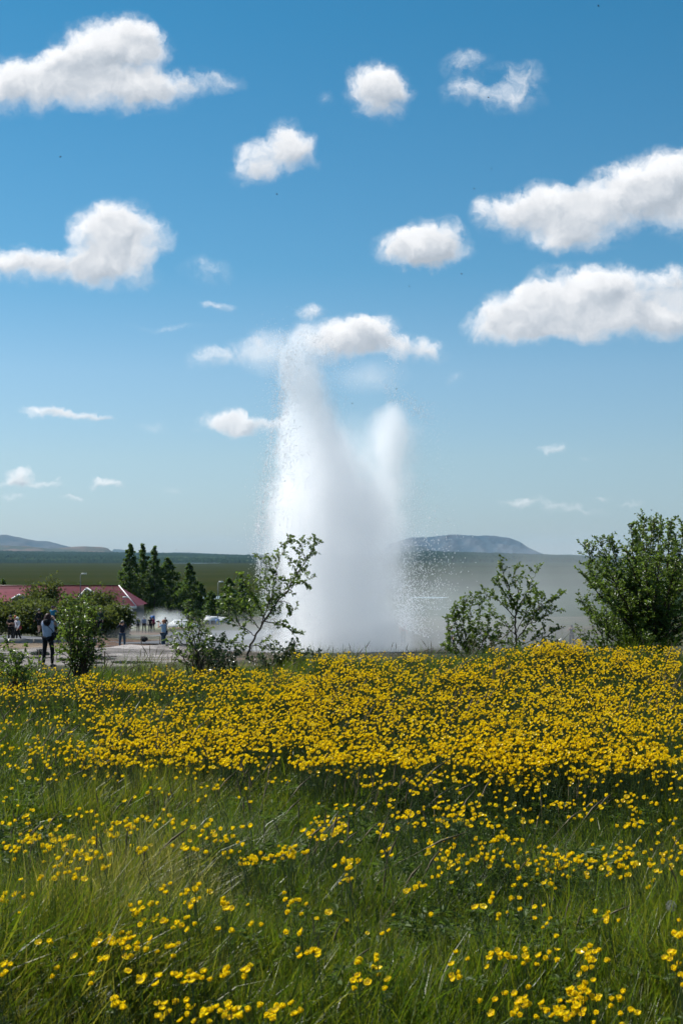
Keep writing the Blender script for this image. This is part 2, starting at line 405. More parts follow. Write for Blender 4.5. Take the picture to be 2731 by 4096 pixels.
watm = mat('still_water', (.02, .03, .035), .06, .6)
def sheet(name, outline, material, lift=.02, kind='structure', d=None, thick=0):
    """flat irregular sheet on the ground from photo pixels on the basin floor"""
    pts = []
    for (px, py, dd) in outline:
        p = P(px, py, dd); pts.append((p.x, dd, H1(p.x, dd) + float(mound(p.x, dd)) + lift))
    me = mesh_np(name, pts, np.array([list(range(len(pts)))])); return tag(link(name, me, material), kind=kind)
def strip(name, a, b, ya, yb_, d0, d1, material, wob=.2, seed=0, n=26, lift=.03):
    """long water strip: from px a to b, between distances d0..d1 with wavy banks"""
    r = np.random.default_rng(seed); top = []; bot = []
    for i in range(n + 1):
        t = i / n; px = a + (b - a) * t; taper = math.sin(math.pi * min(1, max(0, t))) ** .4
        m = (d0 + d1) / 2; h = (d1 - d0) / 2 * taper; k = 1 + r.uniform(-wob, wob)
        x0 = (px - CX) / F
        bot.append((x0 * (m - h * k), m - h * k)); top.append((x0 * (m + h * k), m + h * k))
    vs = [(x, y, H1(x, y) + lift) for x, y in bot + top]; k = n + 1
    fs = [(i, i + 1, k + i + 1, k + i) for i in range(n)]
    return tag(link(name, mesh_np(name, vs, np.array(fs)), material), kind='structure')
strip('river', 780, 925, 0, 0, 470, 506, watm, .12, 1, lift=.06)
strip('river', 1640, 1790, 0, 0, 478, 498, watm, .2, 2, lift=.06)
strip('river', 670, 890, 0, 0, 3450, 3900, watm, .25, 3, lift=.3)
for i, (a, b, y0, y1) in enumerate([(-20, 110, 66, 72), (60, 170, 60, 64), (185, 216, 60, 63), (120, 205, 70, 74), (370, 470, 57, 59.5), (395, 470, 63, 66), (440, 620, 52, 54.5), (320, 420, 51.5, 53.5), (-60, 40, 57, 61), (230, 330, 56, 58)]):
    strip('puddle', a, b, 0, 0, y0, y1, watm, .45, 40 + i, lift=.035)

# asphalt path and its kerb on the left
asph = mat('asphalt', (.085, .085, .09), .85, .25, var=.25, nscale=30, bump=.3)
conc = mat('concrete', (.22, .21, .195), .85, .25, var=.2, nscale=6, bump=.3)
def ribbon(name, pts, w, material, lift=.03, h=0, kind='structure', parent=None):
    """ribbon along world points (x,y) of width w; h>0 gives a raised kerb"""
    mb = MB(); pts = [Vector(p) for p in pts]; L = []
    for i, p in enumerate(pts):
        t = (pts[min(i + 1, len(pts) - 1)] - pts[max(i - 1, 0)]).normalized(); n = Vector((-t.y, t.x))
        L.append((p + n * w / 2, p - n * w / 2))
    vs = []; fs = []
    for a, b in L:
        z = (H1(a.x, a.y) + H1(b.x, b.y)) / 2 + lift
        vs += [(a.x, a.y, z + h), (b.x, b.y, z + h)] + ([(a.x, a.y, z - .5), (b.x, b.y, z - .5)] if h else [])
    k = 4 if h else 2
    for i in range(len(L) - 1):
        o = i * k; q = o + k; fs.append((o, o + 1, q + 1, q))
        if h: fs += [(o, q, q + 2, o + 2), (o + 1, o + 3, q + 3, q + 1)]
    if h: fs += [(0, 2, 3, 1)]
    mb.add(vs, fs); o = mb.build(name, material, parent); return tag(o, kind=kind) if not parent else o
pth = [(-60, 88), (-40, 90), (-28, 91), (-23, 92), (-20, 93.5), (-17, 97), (-15.5, 101)]
def resample(p, n):
    p = np.array(p, float); d = np.r_[0, np.cumsum(np.hypot(*np.diff(p, axis=0).T))]; q = np.linspace(0, d[-1], n)
    return [(np.interp(a, d, p[:, 0]), np.interp(a, d, p[:, 1])) for a in q]
ribbon('path', resample([(-60, 96), (-38, 96.5), (-26, 97), (-19.5, 99), (-14.5, 106), (-13, 118), (-13.5, 150), (-14, 172)], 46), 11.5, asph, lift=.10)
kerb = empty('path_kerb'); tag(kerb, kind='structure')
kp = resample([(-42, 89.3), (-26, 89.8), (-21.2, 90.0), (-19.2, 91.2), (-17.4, 93.4), (-16.2, 94.2)], 18)
for i in range(17): ribbon('kerb_stone', [kp[i], (kp[i][0] * .03 + kp[i + 1][0] * .97, kp[i][1] * .03 + kp[i + 1][1] * .97)], .5, conc, lift=.0, h=.28, parent=kerb)
ribbon('footpath', resample([(-16, 86), (-12, 88.5), (-9, 90), (-3, 100), (2, 120)], 20), 1.1, asph, lift=.05)

# ------------------------------------------------------------------ far hills and forest
def hill(name, ridge, D, foot, col1, col2, zb=-14, ncol=160, nrow=26, rough=1.0, seed=0, back=1500):
    px0, px1 = ridge[0][0], ridge[-1][0]; pxs = np.linspace(px0, px1, ncol)
    pys = np.interp(pxs, [r[0] for r in ridge], [r[1] for r in ridge])
    V = []; C = []; r_ = np.random.default_rng(seed)
    rows = list(np.linspace(0, 1, nrow)) + [1.3, 1.7, 2.2]
    for t in rows:
        for px, py in zip(pxs, pys):
            top = P(px, py, D); y = D - foot * (1 - t) if t <= 1 else D + (t - 1) * back
            hgt = (top.z - zb)
            n = mnoise.fractal(Vector((px * .013 + seed, t * 3.1, seed * .7)), 1.0, 2.0, 6)
            f = t ** .8 if t <= 1 else max(0, 1 - (t - 1) / 1.2) ** 1.2
            z = zb + hgt * f + n * hgt * .14 * rough * math.sin(math.pi * min(t, 1) * .92)
            V.append((top.x * y / D, y, z))
            k = smooth01(np.array(.5 + 1.1 * n)); C.append(tuple(np.array(col1) * (1 - k) + np.array(col2) * k))
    ny = len(rows); i = np.arange((ny - 1) * (ncol - 1)); r, cc = i // (ncol - 1), i % (ncol - 1); a = r * ncol + cc
    me = mesh_np(name, V, np.stack([a, a + 1, a + ncol + 1, a + ncol], 1), True, {'tone': np.array(C)})
    return tag(link(name, me, groundmat('hill_' + str(seed), n1=.004, n2=.02, amp=.12, bump=0)), kind='structure')
hill('hills', [(-900, 2200), (-500, 2160), (-150, 2150), (0, 2141), (22, 2139), (60, 2147), (110, 2158), (140, 2163), (190, 2165), (240, 2176), (290, 2189), (340, 2215), (400, 2240)], 11500, 1800, (.028, .045, .055), (.062, .066, .068), seed=1)  # blue in the farthest ridges' colours is distance haze painted in
hill('hills', [(-900, 2195), (-200, 2185), (0, 2181), (100, 2184), (200, 2194), (270, 2190), (300, 2188), (345, 2185), (420, 2190), (432, 2193), (445, 2203), (480, 2216), (560, 2235)], 8200, 900, (.035, .045, .03), (.12, .085, .065), seed=2)
hill('hills', [(430, 2230), (455, 2196), (480, 2198), (500, 2201), (560, 2216), (640, 2216), (665, 2212), (700, 2209), (760, 2210), (860, 2215), (950, 2222), (1100, 2235)], 12500, 1200, (.03, .05, .05), (.05, .06, .05), seed=3)
hill('hills', [(1480, 2240), (1560, 2175), (1640, 2150), (1700, 2150), (1750, 2143), (1800, 2139), (1850, 2141), (1900, 2142), (1950, 2141), (2000, 2146), (2045, 2154), (2080, 2168), (2110, 2190), (2150, 2207), (2200, 2225), (2260, 2240)], 11500, 1300, (.025, .045, .06), (.065, .072, .08), seed=4, rough=1.4)
hill('hills', [(1500, 2240), (1570, 2200), (1620, 2186), (1660, 2182), (1700, 2186), (1735, 2205), (1790, 2225)], 9000, 600, (.03, .04, .035), (.08, .07, .06), seed=5)
hill('hills', [(2160, 2240), (2190, 2219), (2280, 2218), (2420, 2226), (2600, 2232), (2731, 2235), (3100, 2225), (3600, 2200)], 9500, 600, (.025, .045, .03), (.04, .06, .04), seed=6)
# forest belt beyond the field
def forest():
    pxs = np.linspace(-700, 3400, 900); V = []; rows = np.linspace(0, 1, 44); r_ = np.random.default_rng(5); C = []
    topy = np.interp(pxs, [-700, 0, 300, 700, 1000, 1400, 1700, 2050, 2180, 2450, 2731, 3400], [2203, 2204, 2208, 2213, 2221, 2224, 2205, 2214, 2220, 2227, 2230, 2226])
    for t in rows:
        y = 4250 + 2900 * t; x = (pxs - CX) / F * y
        zt = EYE + (HZ - topy) / F * 7150 - 8
        z = -12 + (zt + 12) * t ** 1.05
        n = r_.uniform(-1, 1, len(pxs)); tree = np.where(t > 0, 8.5 + 3.5 * n + 3 * hnoise(x * .02, y * .02, 7), -1)
        open_ = smooth01((hnoise(x * .0035, y * .006, 8) - .05) * 4) * (t > .04) * (t < .8)
        z = z + tree * (1 - .75 * open_)
        for i in range(len(pxs)): V.append((x[i], y + r_.uniform(-20, 20) * (t > 0), z[i]))
        cc = np.array([.011, .022, .010])[None] * (1 + .35 * n[:, None]); g2 = np.array([.034, .055, .020])[None]
        C.append(cc * (1 - open_[:, None]) + g2 * open_[:, None])
    nx = len(pxs); ny = len(rows); i = np.arange((ny - 1) * (nx - 1)); r, c = i // (nx - 1), i % (nx - 1); a = r * nx + c
    me = mesh_np('forest', V, np.stack([a, a + 1, a + nx + 1, a + nx], 1), False, {'tone': np.concatenate(C)})
    tag(link('forest', me, groundmat('forest_green', n1=.004, n2=.03, amp=.2, bump=0, spec=0, rough=1)), kind='stuff')
forest()

# ------------------------------------------------------------------ haze
def volbox(name, lo, hi, kind='stuff'):
    mb = MB(); mb.box(lo, hi); me = mb.mesh(name); o = link(name, me); tag(o, kind=kind); return o
hz = volbox('haze', (-9500, -80, -15.5), (9500, 14500, 190))
hm = bpy.data.materials.new('haze_air'); hm.use_nodes = True; t = NT(hm.node_tree); t.n.clear()
pv = t.n.new('ShaderNodeVolumePrincipled'); pv.inputs['Color'].default_value = (.45, .73, 1.0, 1); pv.inputs['Density'].default_value = 2.6e-5; pv.inputs['Anisotropy'].default_value = .1
ou = t.n.new('ShaderNodeOutputMaterial'); t.l.new(pv.outputs[0], ou.inputs['Volume']); hz.data.materials.append(hm)

# ------------------------------------------------------------------ geyser
GD = 89.0; PXM = F / GD
def vmat(name, build, col=(.995, .997, 1.0), aniso=.3):
    m = bpy.data.materials.new(name); m.use_nodes = True; t = NT(m.node_tree); t.n.clear()
    pv = t.n.new('ShaderNodeVolumePrincipled'); pv.inputs['Color'].default_value = (*col, 1); pv.inputs['Anisotropy'].default_value = aniso
    co = t.node('ShaderNodeTexCoord', 3); t.l.new(build(t, co), pv.inputs['Density'])
    ou = t.n.new('ShaderNodeOutputMaterial'); t.l.new(pv.outputs[0], ou.inputs['Volume']); return m
def profile_volume(name, prof, dens, depth, soft, nz, dz_curve, px0=900, pxw=900, aniso=.3, parent=None, yoff=0, label=None, holes=0, nscale=.45, warp=1.0):
    zb, zt = 2660, 1240
    lo = P(px0, zb, GD); hi = P(px0 + pxw, zt, GD)
    o = volbox(name, (0, 0, 0), (hi.x - lo.x, depth, hi.z - lo.z)); o.location = (lo.x, GD - depth / 2 + yoff, lo.z)
    wx, wz = hi.x - lo.x, hi.z - lo.z
    Ls = sorted([((zb - p[0]) / (zb - zt), (p[1] - px0) / pxw) for p in prof]); Rs = sorted([((zb - p[0]) / (zb - zt), (p[2] - px0) / pxw) for p in prof])
    def bld(t, co):
        w = t.v('SUBTRACT', t.noise(t.v('MULTIPLY', co, (1, 1, .75)), nscale, 3, .55, out=1), (.5, .5, .5))
        cw = t.v('MULTIPLY_ADD', w, (1.5 * warp, 1.5 * warp, 2.2 * warp), co)
        x, y, z = t.xyz(cw); zn = t.m('DIVIDE', z, wz); xn = t.m('DIVIDE', x, wx)
        L = t.curve(zn, Ls); Rr = t.curve(zn, Rs)
        c = t.m('MULTIPLY', t.m('ADD', L, Rr), .5); hw = t.m('MULTIPLY', t.m('SUBTRACT', Rr, L), .5)
        a = t.m('DIVIDE', t.m('SUBTRACT', xn, c), hw)
        b = t.m('DIVIDE', t.m('SUBTRACT', t.m('DIVIDE', y, depth), .5), t.m('MINIMUM', t.m('MULTIPLY', hw, wx / depth), .46))
        rho = t.m('SQRT', t.m('ADD', t.m('MULTIPLY', a, a), t.m('MULTIPLY', b, b)))
        n = t.noise(t.v('MULTIPLY', co, (1.1, 1.1, .55)), 1.15, 5, .62)
        e = t.m('ADD', t.m('SUBTRACT', 1.0, rho), t.m('MULTIPLY', t.m('SUBTRACT', n, .5), nz))
        # steam edge on the right softer than the water edge on the left
        sf = t.ss(a, -1, .6, soft[0], soft[1], 'LINEAR')
        d = t.m('POWER', t.m('DIVIDE', e, sf, clamp=True), 1.8)
        if holes:
            h = t.noise(t.v('MULTIPLY', co, (1, 1, .3)), .55, 3, .5); d = t.m('MULTIPLY', d, t.ss(h, .34, .6, 1 - holes, 1))
        d = t.m('MULTIPLY', d, t.curve(zn, dz_curve)); return t.m('MULTIPLY', d, dens)
    o.data.materials.append(vmat(name + '_vapour', bld, aniso=aniso))
    if parent: o.parent = parent; o.location = Vector(o.location) - Vector(parent.location)
    return o
base_p = P(1290, 2612, GD)
gey = empty('geyser_eruption', base_p, 0, 'tall white geyser column of water and steam erupting behind the flower meadow', 'geyser')
COL1 = [(2660, 1010, 1690), (2600, 1035, 1670), (2500, 1066, 1650), (2400, 1066, 1640), (2300, 1050, 1636), (2200, 1034, 1630), (2100, 1034, 1622), (2000, 1044, 1600), (1900, 1062, 1570), (1800, 1084, 1475), (1700, 1096, 1402), (1600, 1102, 1362), (1500, 1110, 1328), (1420, 1122, 1305), (1350, 1146, 1268), (1300, 1178, 1232), (1240, 1190, 1215)]
v1 = profile_volume('water_column', COL1, .95, 9.5, (.26, .55), .95, [(0, .62), (.3, .72), (.55, .92), (.72, 1), (.82, .80), (.90, .42), (.95, .12), (1, 0)], parent=gey, aniso=.5, holes=.35)
COL2 = [(2660, 1330, 1730), (2450, 1340, 1720), (2300, 1350, 1712), (2100, 1360, 1700), (2000, 1385, 1700), (1900, 1425, 1695), (1800, 1425, 1712), (1700, 1430, 1712), (1640, 1460, 1670), (1600, 1500, 1625), (1560, 1540, 1580), (1240, 1555, 1560)]
v2 = profile_volume('steam_plume', COL2, .75, 6.5, (.7, .8), 1.1, [(0, .5), (.25, .6), (.5, .9), (.68, 1), (.75, .6), (.80, 0), (1, 0)], parent=gey, yoff=2.2, warp=1.3, aniso=.5)

def vol_ell(name, cpx, cpy, d, rad, dens, nz=.8, nscale=.35, aniso=.3, parent=None, pw=1.5, flat=(1, 1, 1), low=0.0):
    c = P(cpx, cpy, d); o = volbox(name, tuple(-np.array(rad)), tuple(rad)); o.location = c
    def bld(t, co):
        q = t.v('LENGTH', t.v('MULTIPLY', co, tuple(1 / r for r in rad)), out=1)
        n = t.noise(t.v('MULTIPLY', co, flat), nscale, 5, .6)
        e = t.m('ADD', t.m('SUBTRACT', .92, q), t.m('MULTIPLY', t.m('SUBTRACT', n, .5), t.m('MULTIPLY', t.ss(q, 1.0, .8), nz)))
        d_ = t.m('MULTIPLY', t.m('POWER', t.m('MAXIMUM', e, 0.0), pw), dens)
        return d_
    o.data.materials.append(vmat(name + '_vapour', bld, col=(.95, .98, 1.0) if parent is None else (.995, .997, 1.0), aniso=aniso))
    if parent: o.parent = parent; o.location = Vector(o.location) - Vector(parent.location)
    return o
vol_ell('steam_wisp', 1095, 1405, GD + 1, (3.0, 2.2, 2.0), .5, 1.0, .5, parent=gey)
vol_ell('steam_wisp', 1225, 1345, GD, (1.8, 1.8, 1.5), .45, 1.0, .7, parent=gey)
vol_ell('steam_wisp', 1470, 1500, GD + 2, (3.2, 2.0, 1.5), .25, 1.4, .5, parent=gey)
vol_ell('steam_wisp', 1440, 1790, GD + 2, (3.0, 2.5, 3.4), .22, 1.2, .5, parent=gey)
vol_ell('drifting_steam', 2010, 2480, GD + 14, (13.5, 12, 6.8), .030, .75, .16, pw=1.0)
vol_ell('drifting_steam', 1720, 2480, GD + 6, (6.0, 6, 5.2), .08, .8, .3, pw=1.2)
vol_ell('drifting_steam', 2260, 2330, GD + 26, (11.5, 9, 5.5), .03, 1.0, .2, pw=1.0)
vol_ell('drifting_steam', 1010, 2580, GD + 4, (6, 5, 2.6), .16, .8, .5, pw=1.2)
for (a, b, d, rad, dn) in [(560, 2495, 176, (5, 3, 2.0), .14), (640, 2478, 186, (2.2, 2.5, 2.0), .5), (695, 2478, 184, (2.6, 2.5, 1.6), .5), (500, 2482, 172, (1.6, 2.4, 2.6), .5), (540, 2545, 110, (4, 2.5, 1.0), .12)]:
    vol_ell('ground_steam', a, b, d, rad, dn, 1.2, .6, pw=1.4)

# droplets: one mass of small drops, denser along the windward edge and the falling spray on the right
def droplets():
    N = []; r = rng
    pl = sorted(COL1); ypl = [p[0] for p in pl]; xl = [p[1] for p in pl]; xr = [p[2] for p in pl]
    def put(px, py, yd, s): N.append(np.stack([px, py, yd, s], 1))
    n = 11000; py = 2610 - 1260 * r.beta(1.1, 1.5, n); w_ = np.clip((py - 1200) / 620, .5, 1); e = r.gamma(2.2, 26, n) * w_ - 12 * w_; px = np.interp(py, ypl, xl) + e + 34 * (1 - w_) + 6 * np.sin(py * .05)
    ns = 520; k = r.integers(0, ns, n); t = r.random(n) ** .7; sx = r.normal(0, 1, ns); q = r.random(n) < .7; k0 = px[k] ; y0 = py[k]
    px = np.where(q, k0 + (sx[k] * 16 - 14) * t ** 2 + r.normal(0, 2.5, n), px); py = np.where(q, y0 + (40 + 60 * np.abs(sx[k])) * t ** 1.5 + r.normal(0, 3, n), py)
    put(px, py, GD - 2.2 + r.normal(0, 1.2, n), r.uniform(.008, .024, n) * r.choice([1, 1, 1, 1.6], n))
    n = 2200; py = 2500 - 1180 * r.beta(1.3, 1.2, n); px = np.interp(py, ypl, xl) - r.exponential(16, n); put(px, py, GD + r.normal(0, 2, n), r.uniform(.008, .024, n))
    n = 2600; px = r.normal(1625, 42, n); py = 2520 - np.abs(r.normal(0, 120, n)) + (px - 1625) * .4; put(px, py, GD + 7 + r.normal(0, 1.5, n), r.uniform(.014, .036, n))
    n = 1300; px = r.normal(1690, 70, n); py = 2440 - np.abs(r.normal(0, 200, n)); put(px, py, GD + 8 + r.normal(0, 2, n), r.uniform(.012, .034, n))
    n = 700; px = r.normal(1640, 60, n); py = r.uniform(1900, 2300, n); put(px, py, GD + 7 + r.normal(0, 2, n), r.uniform(.010, .024, n))
    n = 700; px = r.normal(1235, 60, n); py = 1320 + np.abs(r.normal(0, 90, n)) + np.abs(px - 1220) * .3; put(px, py, GD - 1.6 + r.normal(0, 1, n), r.uniform(.010, .028, n))
    n = 260; px = r.normal(1085, 45, n); py = r.normal(1390, 55, n); put(px, py, GD + r.normal(0, 1, n), r.uniform(.010, .026, n))
    n = 450; t = r.uniform(0, 1, n); px = 1545 + 170 * t + r.normal(0, 14, n); py = 1580 + 90 * t ** 1.5 + r.normal(0, 22, n); put(px, py, GD + r.normal(0, 1, n), r.uniform(.010, .028, n))
    n = 260; px = r.normal(1570, 18, n); py = r.uniform(1310, 1560, n); put(px, py, GD + r.normal(0, 1, n), r.uniform(.008, .022, n))
    n = 300; px = r.normal(1370, 30, n); py = r.uniform(1420, 1760, n); put(px, py, GD + r.normal(0, 1, n), r.uniform(.008, .022, n))
    n = 500; px = r.normal(1720, 40, n); py = r.uniform(1600, 2100, n); put(px, py, GD + r.normal(0, 1, n), r.uniform(.006, .018, n))
    A = np.concatenate(N); u = (A[:, 0] - CX) / F; v = (CYP - A[:, 1]) / F; y = CP - SP * v; z = SP + CP * v
    c = np.stack([u * A[:, 2] / y, A[:, 2], EYE + z * A[:, 2] / y], 1); s = A[:, 3]
    k = len(c); a = r.uniform(0, 3.14, k); ca, sa = np.cos(a), np.sin(a); zz = np.zeros(k); e1 = np.stack([ca, sa, zz], 1); e2 = np.stack([-sa, ca, zz], 1); e3 = np.array([[0, 0, 1.25]]) + zz[:, None]
    S_ = s[:, None]; vs = np.stack([c + e1 * S_, c - e1 * S_, c + e2 * S_, c - e2 * S_, c + e3 * S_, c - e3 * S_], 1).reshape(-1, 3)
    f = np.array([(0, 4, 1, 5), (2, 4, 3, 5), (0, 2, 1, 3)])
    fs = (np.arange(k)[:, None, None] * 6 + f[None]).reshape(-1, 4)
    def bld(t, b): add_trans(t, b, (.95, .97, 1), .5)
    m = mat('water_drops', (.98, .98, 1), .5, .3, build=bld)
    me = mesh_np('spray_droplets', vs, fs); o_ = link('spray_droplets', me, m); o_.parent = gey; o_.matrix_parent_inverse = Matrix.Translation(-gey.location); tag(o_, kind='stuff')
droplets()

# ------------------------------------------------------------------ building, lamps, vehicles far left
red = mat('red_roof', (.085, .007, .013), .6, .25, var=.12, nscale=1.2)
redp = mat('red_roof_glare', (.17, .03, .035), .6, .25, var=.15, nscale=1.0)  # sun glare put into the colour as a paler, pinker red
wht = mat('white_paint', (.72, .72, .70), .5, .3, var=.06, nscale=3)
wallm = mat('dull_wall', (.15, .13, .12), .8, .2, var=.1, nscale=2)
glass = mat('dark_glass', (.02, .025, .03), .08, .6)
steel = mat('galvanised', (.32, .34, .36), .45, .5, metal=.4)
dark = mat('black_rubber', (.02, .02, .02), .7, .3)
def roof_building():
    D = 200; b = empty('red_roofed_building', P(330, 2480, D), 0, 'long low building with dark red roofs behind the birch bushes', 'building')
    b.location.z = 0; b.location = (0, 0, 0)
    z0 = H1(-30, D) - .5; ez = P(0, 2425, D).z; rz = P(0, 2345, D + 4).z
    def X(px, d=D): return P(px, 2400, d).x
    m = MB(); m.box((X(60), D + .6, z0), (X(530), D + 12, ez - .05)); m.build('wall', wallm, b)
    m = MB(); a, c = X(-260), X(545); rr = X(470, D + 4.5)
    m.add([(a, D, ez), (c, D, ez), (rr, D + 6, rz), (a, D + 6, rz), (a, D + 12, ez), (c, D + 12, ez)], [(0, 1, 2, 3), (1, 5, 2), (5, 4, 3, 2)]); m.build('roof', red, b)
    m = MB(); m.tube([(c, D - .05, ez + .05), (rr, D + 5.9, rz + .08)], .09, 4); m.build('roof_edge', wht, b)
    m = MB(); m.box((X(450), D - .25, ez - .32), (c + .1, D - .02, ez + .02)); m.build('fascia', wht, b)
    m = MB(); m.tube([(a, D + 6, rz + .06), (rr, D + 6, rz + .06)], .07, 4); m.build('ridge_cap', mat('ridge_dark', (.12, .02, .03), .5), b)
    # cross gable whose white verge shows above the bushes
    g0 = P(370, 2350, D - 1); g1 = P(303, 2396, D - 5); g2 = P(425, 2400, D - 5)
    m = MB(); m.add([(g0.x, D + 5, g0.z), (g0.x, D - 5, g0.z), (g1.x, D - 5, g1.z - .3), (g1.x, D + 3, g1.z - .3), (g2.x, D - 5, g1.z - .3), (g2.x, D + 3, g1.z - .3)], [(0, 1, 2, 3), (0, 5, 4, 1)]); m.build('cross_roof', red, b)
    m = MB(); m.tube([(g0.x, D - 5.1, g0.z), (g1.x, D - 5.1, g1.z - .3)], .14, 4); m.tube([(g0.x, D - 5.1, g0.z), (g2.x, D - 5.1, g1.z - .3)], .14, 4); m.build('verge_board', wht, b)
    m = MB(); m.add([(g0.x, D - 4.9, g0.z), (g1.x, D - 4.9, g1.z - .3), (g1.x, D - 4.9, z0), (g2.x, D - 4.9, z0), (g2.x, D - 4.9, g1.z - .3)], [(0, 1, 2, 3, 4)]); m.build('gable_wall', wallm, b)
    for k in range(4):
        x = X(405 + 32 * k); m = MB(); m.box((x, D + .5, ez - 1.7), (x + .9, D + .62, ez - .6)); w = m.build('window', glass, b)
        m = MB(); ring(m, (x, ez - 1.7), (x + .9, ez - .6), .08, D + .45, D + .5); m.build('frame', wht, w)
    # left wing, roof paled by sun glare painted into its colour
    b2 = empty('left_wing_building', (0, 0, 0), 0, 'pinkish red roof, sun glare painted in, at the left edge of the photo', 'building'); D2 = 182
    z1 = P(0, 2410, D2).z; z2 = P(0, 2368, D2).z; z3 = P(0, 2352, D2 + 8).z; xa, xb = P(-260, 2400, D2).x, P(165, 2400, D2).x
    m = MB(); m.add([(xa, D2, z1), (xb, D2, z1), (P(120, 0, D2).x, D2 + 6, z3), (xa, D2 + 6, z2), (xb, D2 + 12, z1), (xa, D2 + 12, z1)], [(0, 1, 2, 3), (3, 2, 4, 5), (1, 4, 2)]); m.build('roof', redp, b2)
    m = MB(); m.box((xa + .4, D2 + .5, z1 - 3), (xb - .4, D2 + 11.5, z1 - .04)); m.build('wall', wallm, b2)
    q0 = P(78, 2378, D2 - 1.5); q1 = P(48, 2396, D2 - 1.5)
    m = MB(); m.tube([tuple(q0), tuple(q1)], .11, 4); m.tube([tuple(q0), tuple(P(110, 2397, D2 - 1.5))], .11, 4); m.build('verge_board', wht, b2)
    m = MB(); q2 = P(110, 2397, D2 - 1.4); m.add([tuple(q0 + Vector((0, .1, 0))), tuple(q1 + Vector((0, .1, 0))), (q1.x, q1.y + .1, z1 - 3), (q2.x, q1.y + .1, z1 - 3), tuple(q2)], [(0, 1, 2, 3, 4)]); m.build('gable_wall', wallm, b2)
    m = MB(); m.add([tuple(q0), tuple(q1), (q1.x, D2 + 3, q1.z), (q0.x, D2 + 4, q0.z), tuple(q2), (q2.x, D2 + 3, q2.z)], [(0, 1, 2, 3), (0, 3, 5, 4)]); m.build('cross_roof', redp, b2)
roof_building()

def lamp_post(px, ptop, pbase, d, label, arm=.5, ht=None):
    b = P(px, pbase, d); top = P(px, ptop, d); o = empty('street_lamp', b, 0, label, 'street lamp', 'street lamps near the building')
    h = top.z - b.z
    m = MB(); m.tube([(0, 0, -1.0), (0, 0, h * .5), (0, 0, h)], [.075, .06, .04], 8); m.build('pole', mat('lamp_grey', (.10, .12, .14), .5), o)
    m = MB(); m.tube([(0, 0, h - .02), (arm * .5, 0, h + .08), (arm, 0, h + .1)], .03, 6); m.build('arm', mat('lamp_grey', (.10, .12, .14), .5), o)
    m = MB(); m.box((arm - .12, -.15, h + .02), (arm + .55, .15, h + .2)); m.build('lamp_head', wht, o)
    m = MB(); m.box((arm - .05, -.1, h - .01), (arm + .45, .1, h + .018)); m.build('lens', glass, o)
lamp_post(322, 2298, 2440, 190, 'slim street lamp rising above the red roof', .25)
lamp_post(872, 2330, 2480, 205, 'slim street lamp standing beside the white caravan', .25)
lamp_post(494, 2392, 2450, 186, 'short white post at the right end of the red roof', .05)

def sign(px, py0, py1, d, label):
    z = P(px, py1, d); t = P(px, py0, d); o = empty('road_sign', (z.x, d, H1(z.x, d)), 0, label, 'sign', None)
    h = t.z - o.location.z; w = .52
    m = MB(); m.tube([(0, 0, -.2), (0, 0, h)], .035, 6); m.build('post', steel, o)
    m = MB(); m.box((-w / 2, -.06, h - .75), (w / 2, -.035, h)); pl = m.build('sign_plate', mat('sign_blue', (.02, .14, .42), .5, .4), o)
    m = MB(); m.add([(-.17, -.064, h - .62), (.17, -.064, h - .62), (0, -.064, h - .14)], [(0, 1, 2)]); m.build('triangle_symbol', mat('sign_yellow', (.75, .62, .08), .5, .4), pl)
sign(612, 2462, 2482, 168, 'blue sign with pale yellow triangle behind the walking group')
sign(870, 2476, 2492, 196, 'small blue sign in front of the caravan')

def wheel(px_, x, y, z, r, par):
    m = MB(); m.tube([(x, y - .1, z), (x, y + .1, z)], r, 14); w = m.build('wheel', dark, par)
    m = MB(); m.tube([(x, y - .12, z), (x, y - .101, z)], r * .6, 10); m.build('rim', steel, w)
def caravan(px, d, L, Hh, label, face=0):
    p = P(px, 2500, d); z = P(px, 2500, d).z - .75; o = empty('caravan', (p.x, d, z), face, label, 'caravan' , 'white vehicles parked by the trees')
    m = MB(); pts = [(-L / 2, .35), (L / 2 - .1, .35), (L / 2, .9), (L / 2 - .12, Hh * .75), (L / 2 - .5, Hh), (-L / 2 + .35, Hh), (-L / 2, Hh * .8)]; n = len(pts)
    m.add([(x, -1.05, z_) for x, z_ in pts] + [(x, 1.05, z_) for x, z_ in pts], [tuple(range(n)), tuple(range(n, 2 * n))[::-1]] + [(i, i + n, (i + 1) % n + n, (i + 1) % n) for i in range(n)]); m.build('body', wht, o)
    for x in (-L * .28, L * .1):
        m = MB(); m.box((x - .32, -1.07, Hh * .42), (x + .32, -1.052, Hh * .72)); w = m.build('window', glass, o)
        m = MB(); ring(m, (x - .32, Hh * .42), (x + .32, Hh * .72), .05, -1.085, -1.072); m.build('frame', steel, w)
    m = MB(); m.box((L * .24, -1.07, .45), (L * .24 + .62, -1.052, Hh * .85)); m.build('door', mat('door_grey', (.55, .55, .55), .5), o)
    m = MB(); m.box((-L / 2 + .2, -.3, Hh), (-L / 2 + .8, .3, Hh + .12)); m.build('roof_vent', wht, o)
    for x in (-.2, .65): wheel(px, x, -.95, .32, .33, o)
    m = MB(); m.tube([(L / 2, 0, .45), (L / 2 + 1.0, 0, .45)], .05, 5); m.build('tow_bar', steel, o)
caravan(850, 205, 2.3, 1.95, 'white caravan with one dark window, left of the lamp post')
caravan(894, 212, 2.2, 1.85, 'smaller white caravan just right of the lamp post')
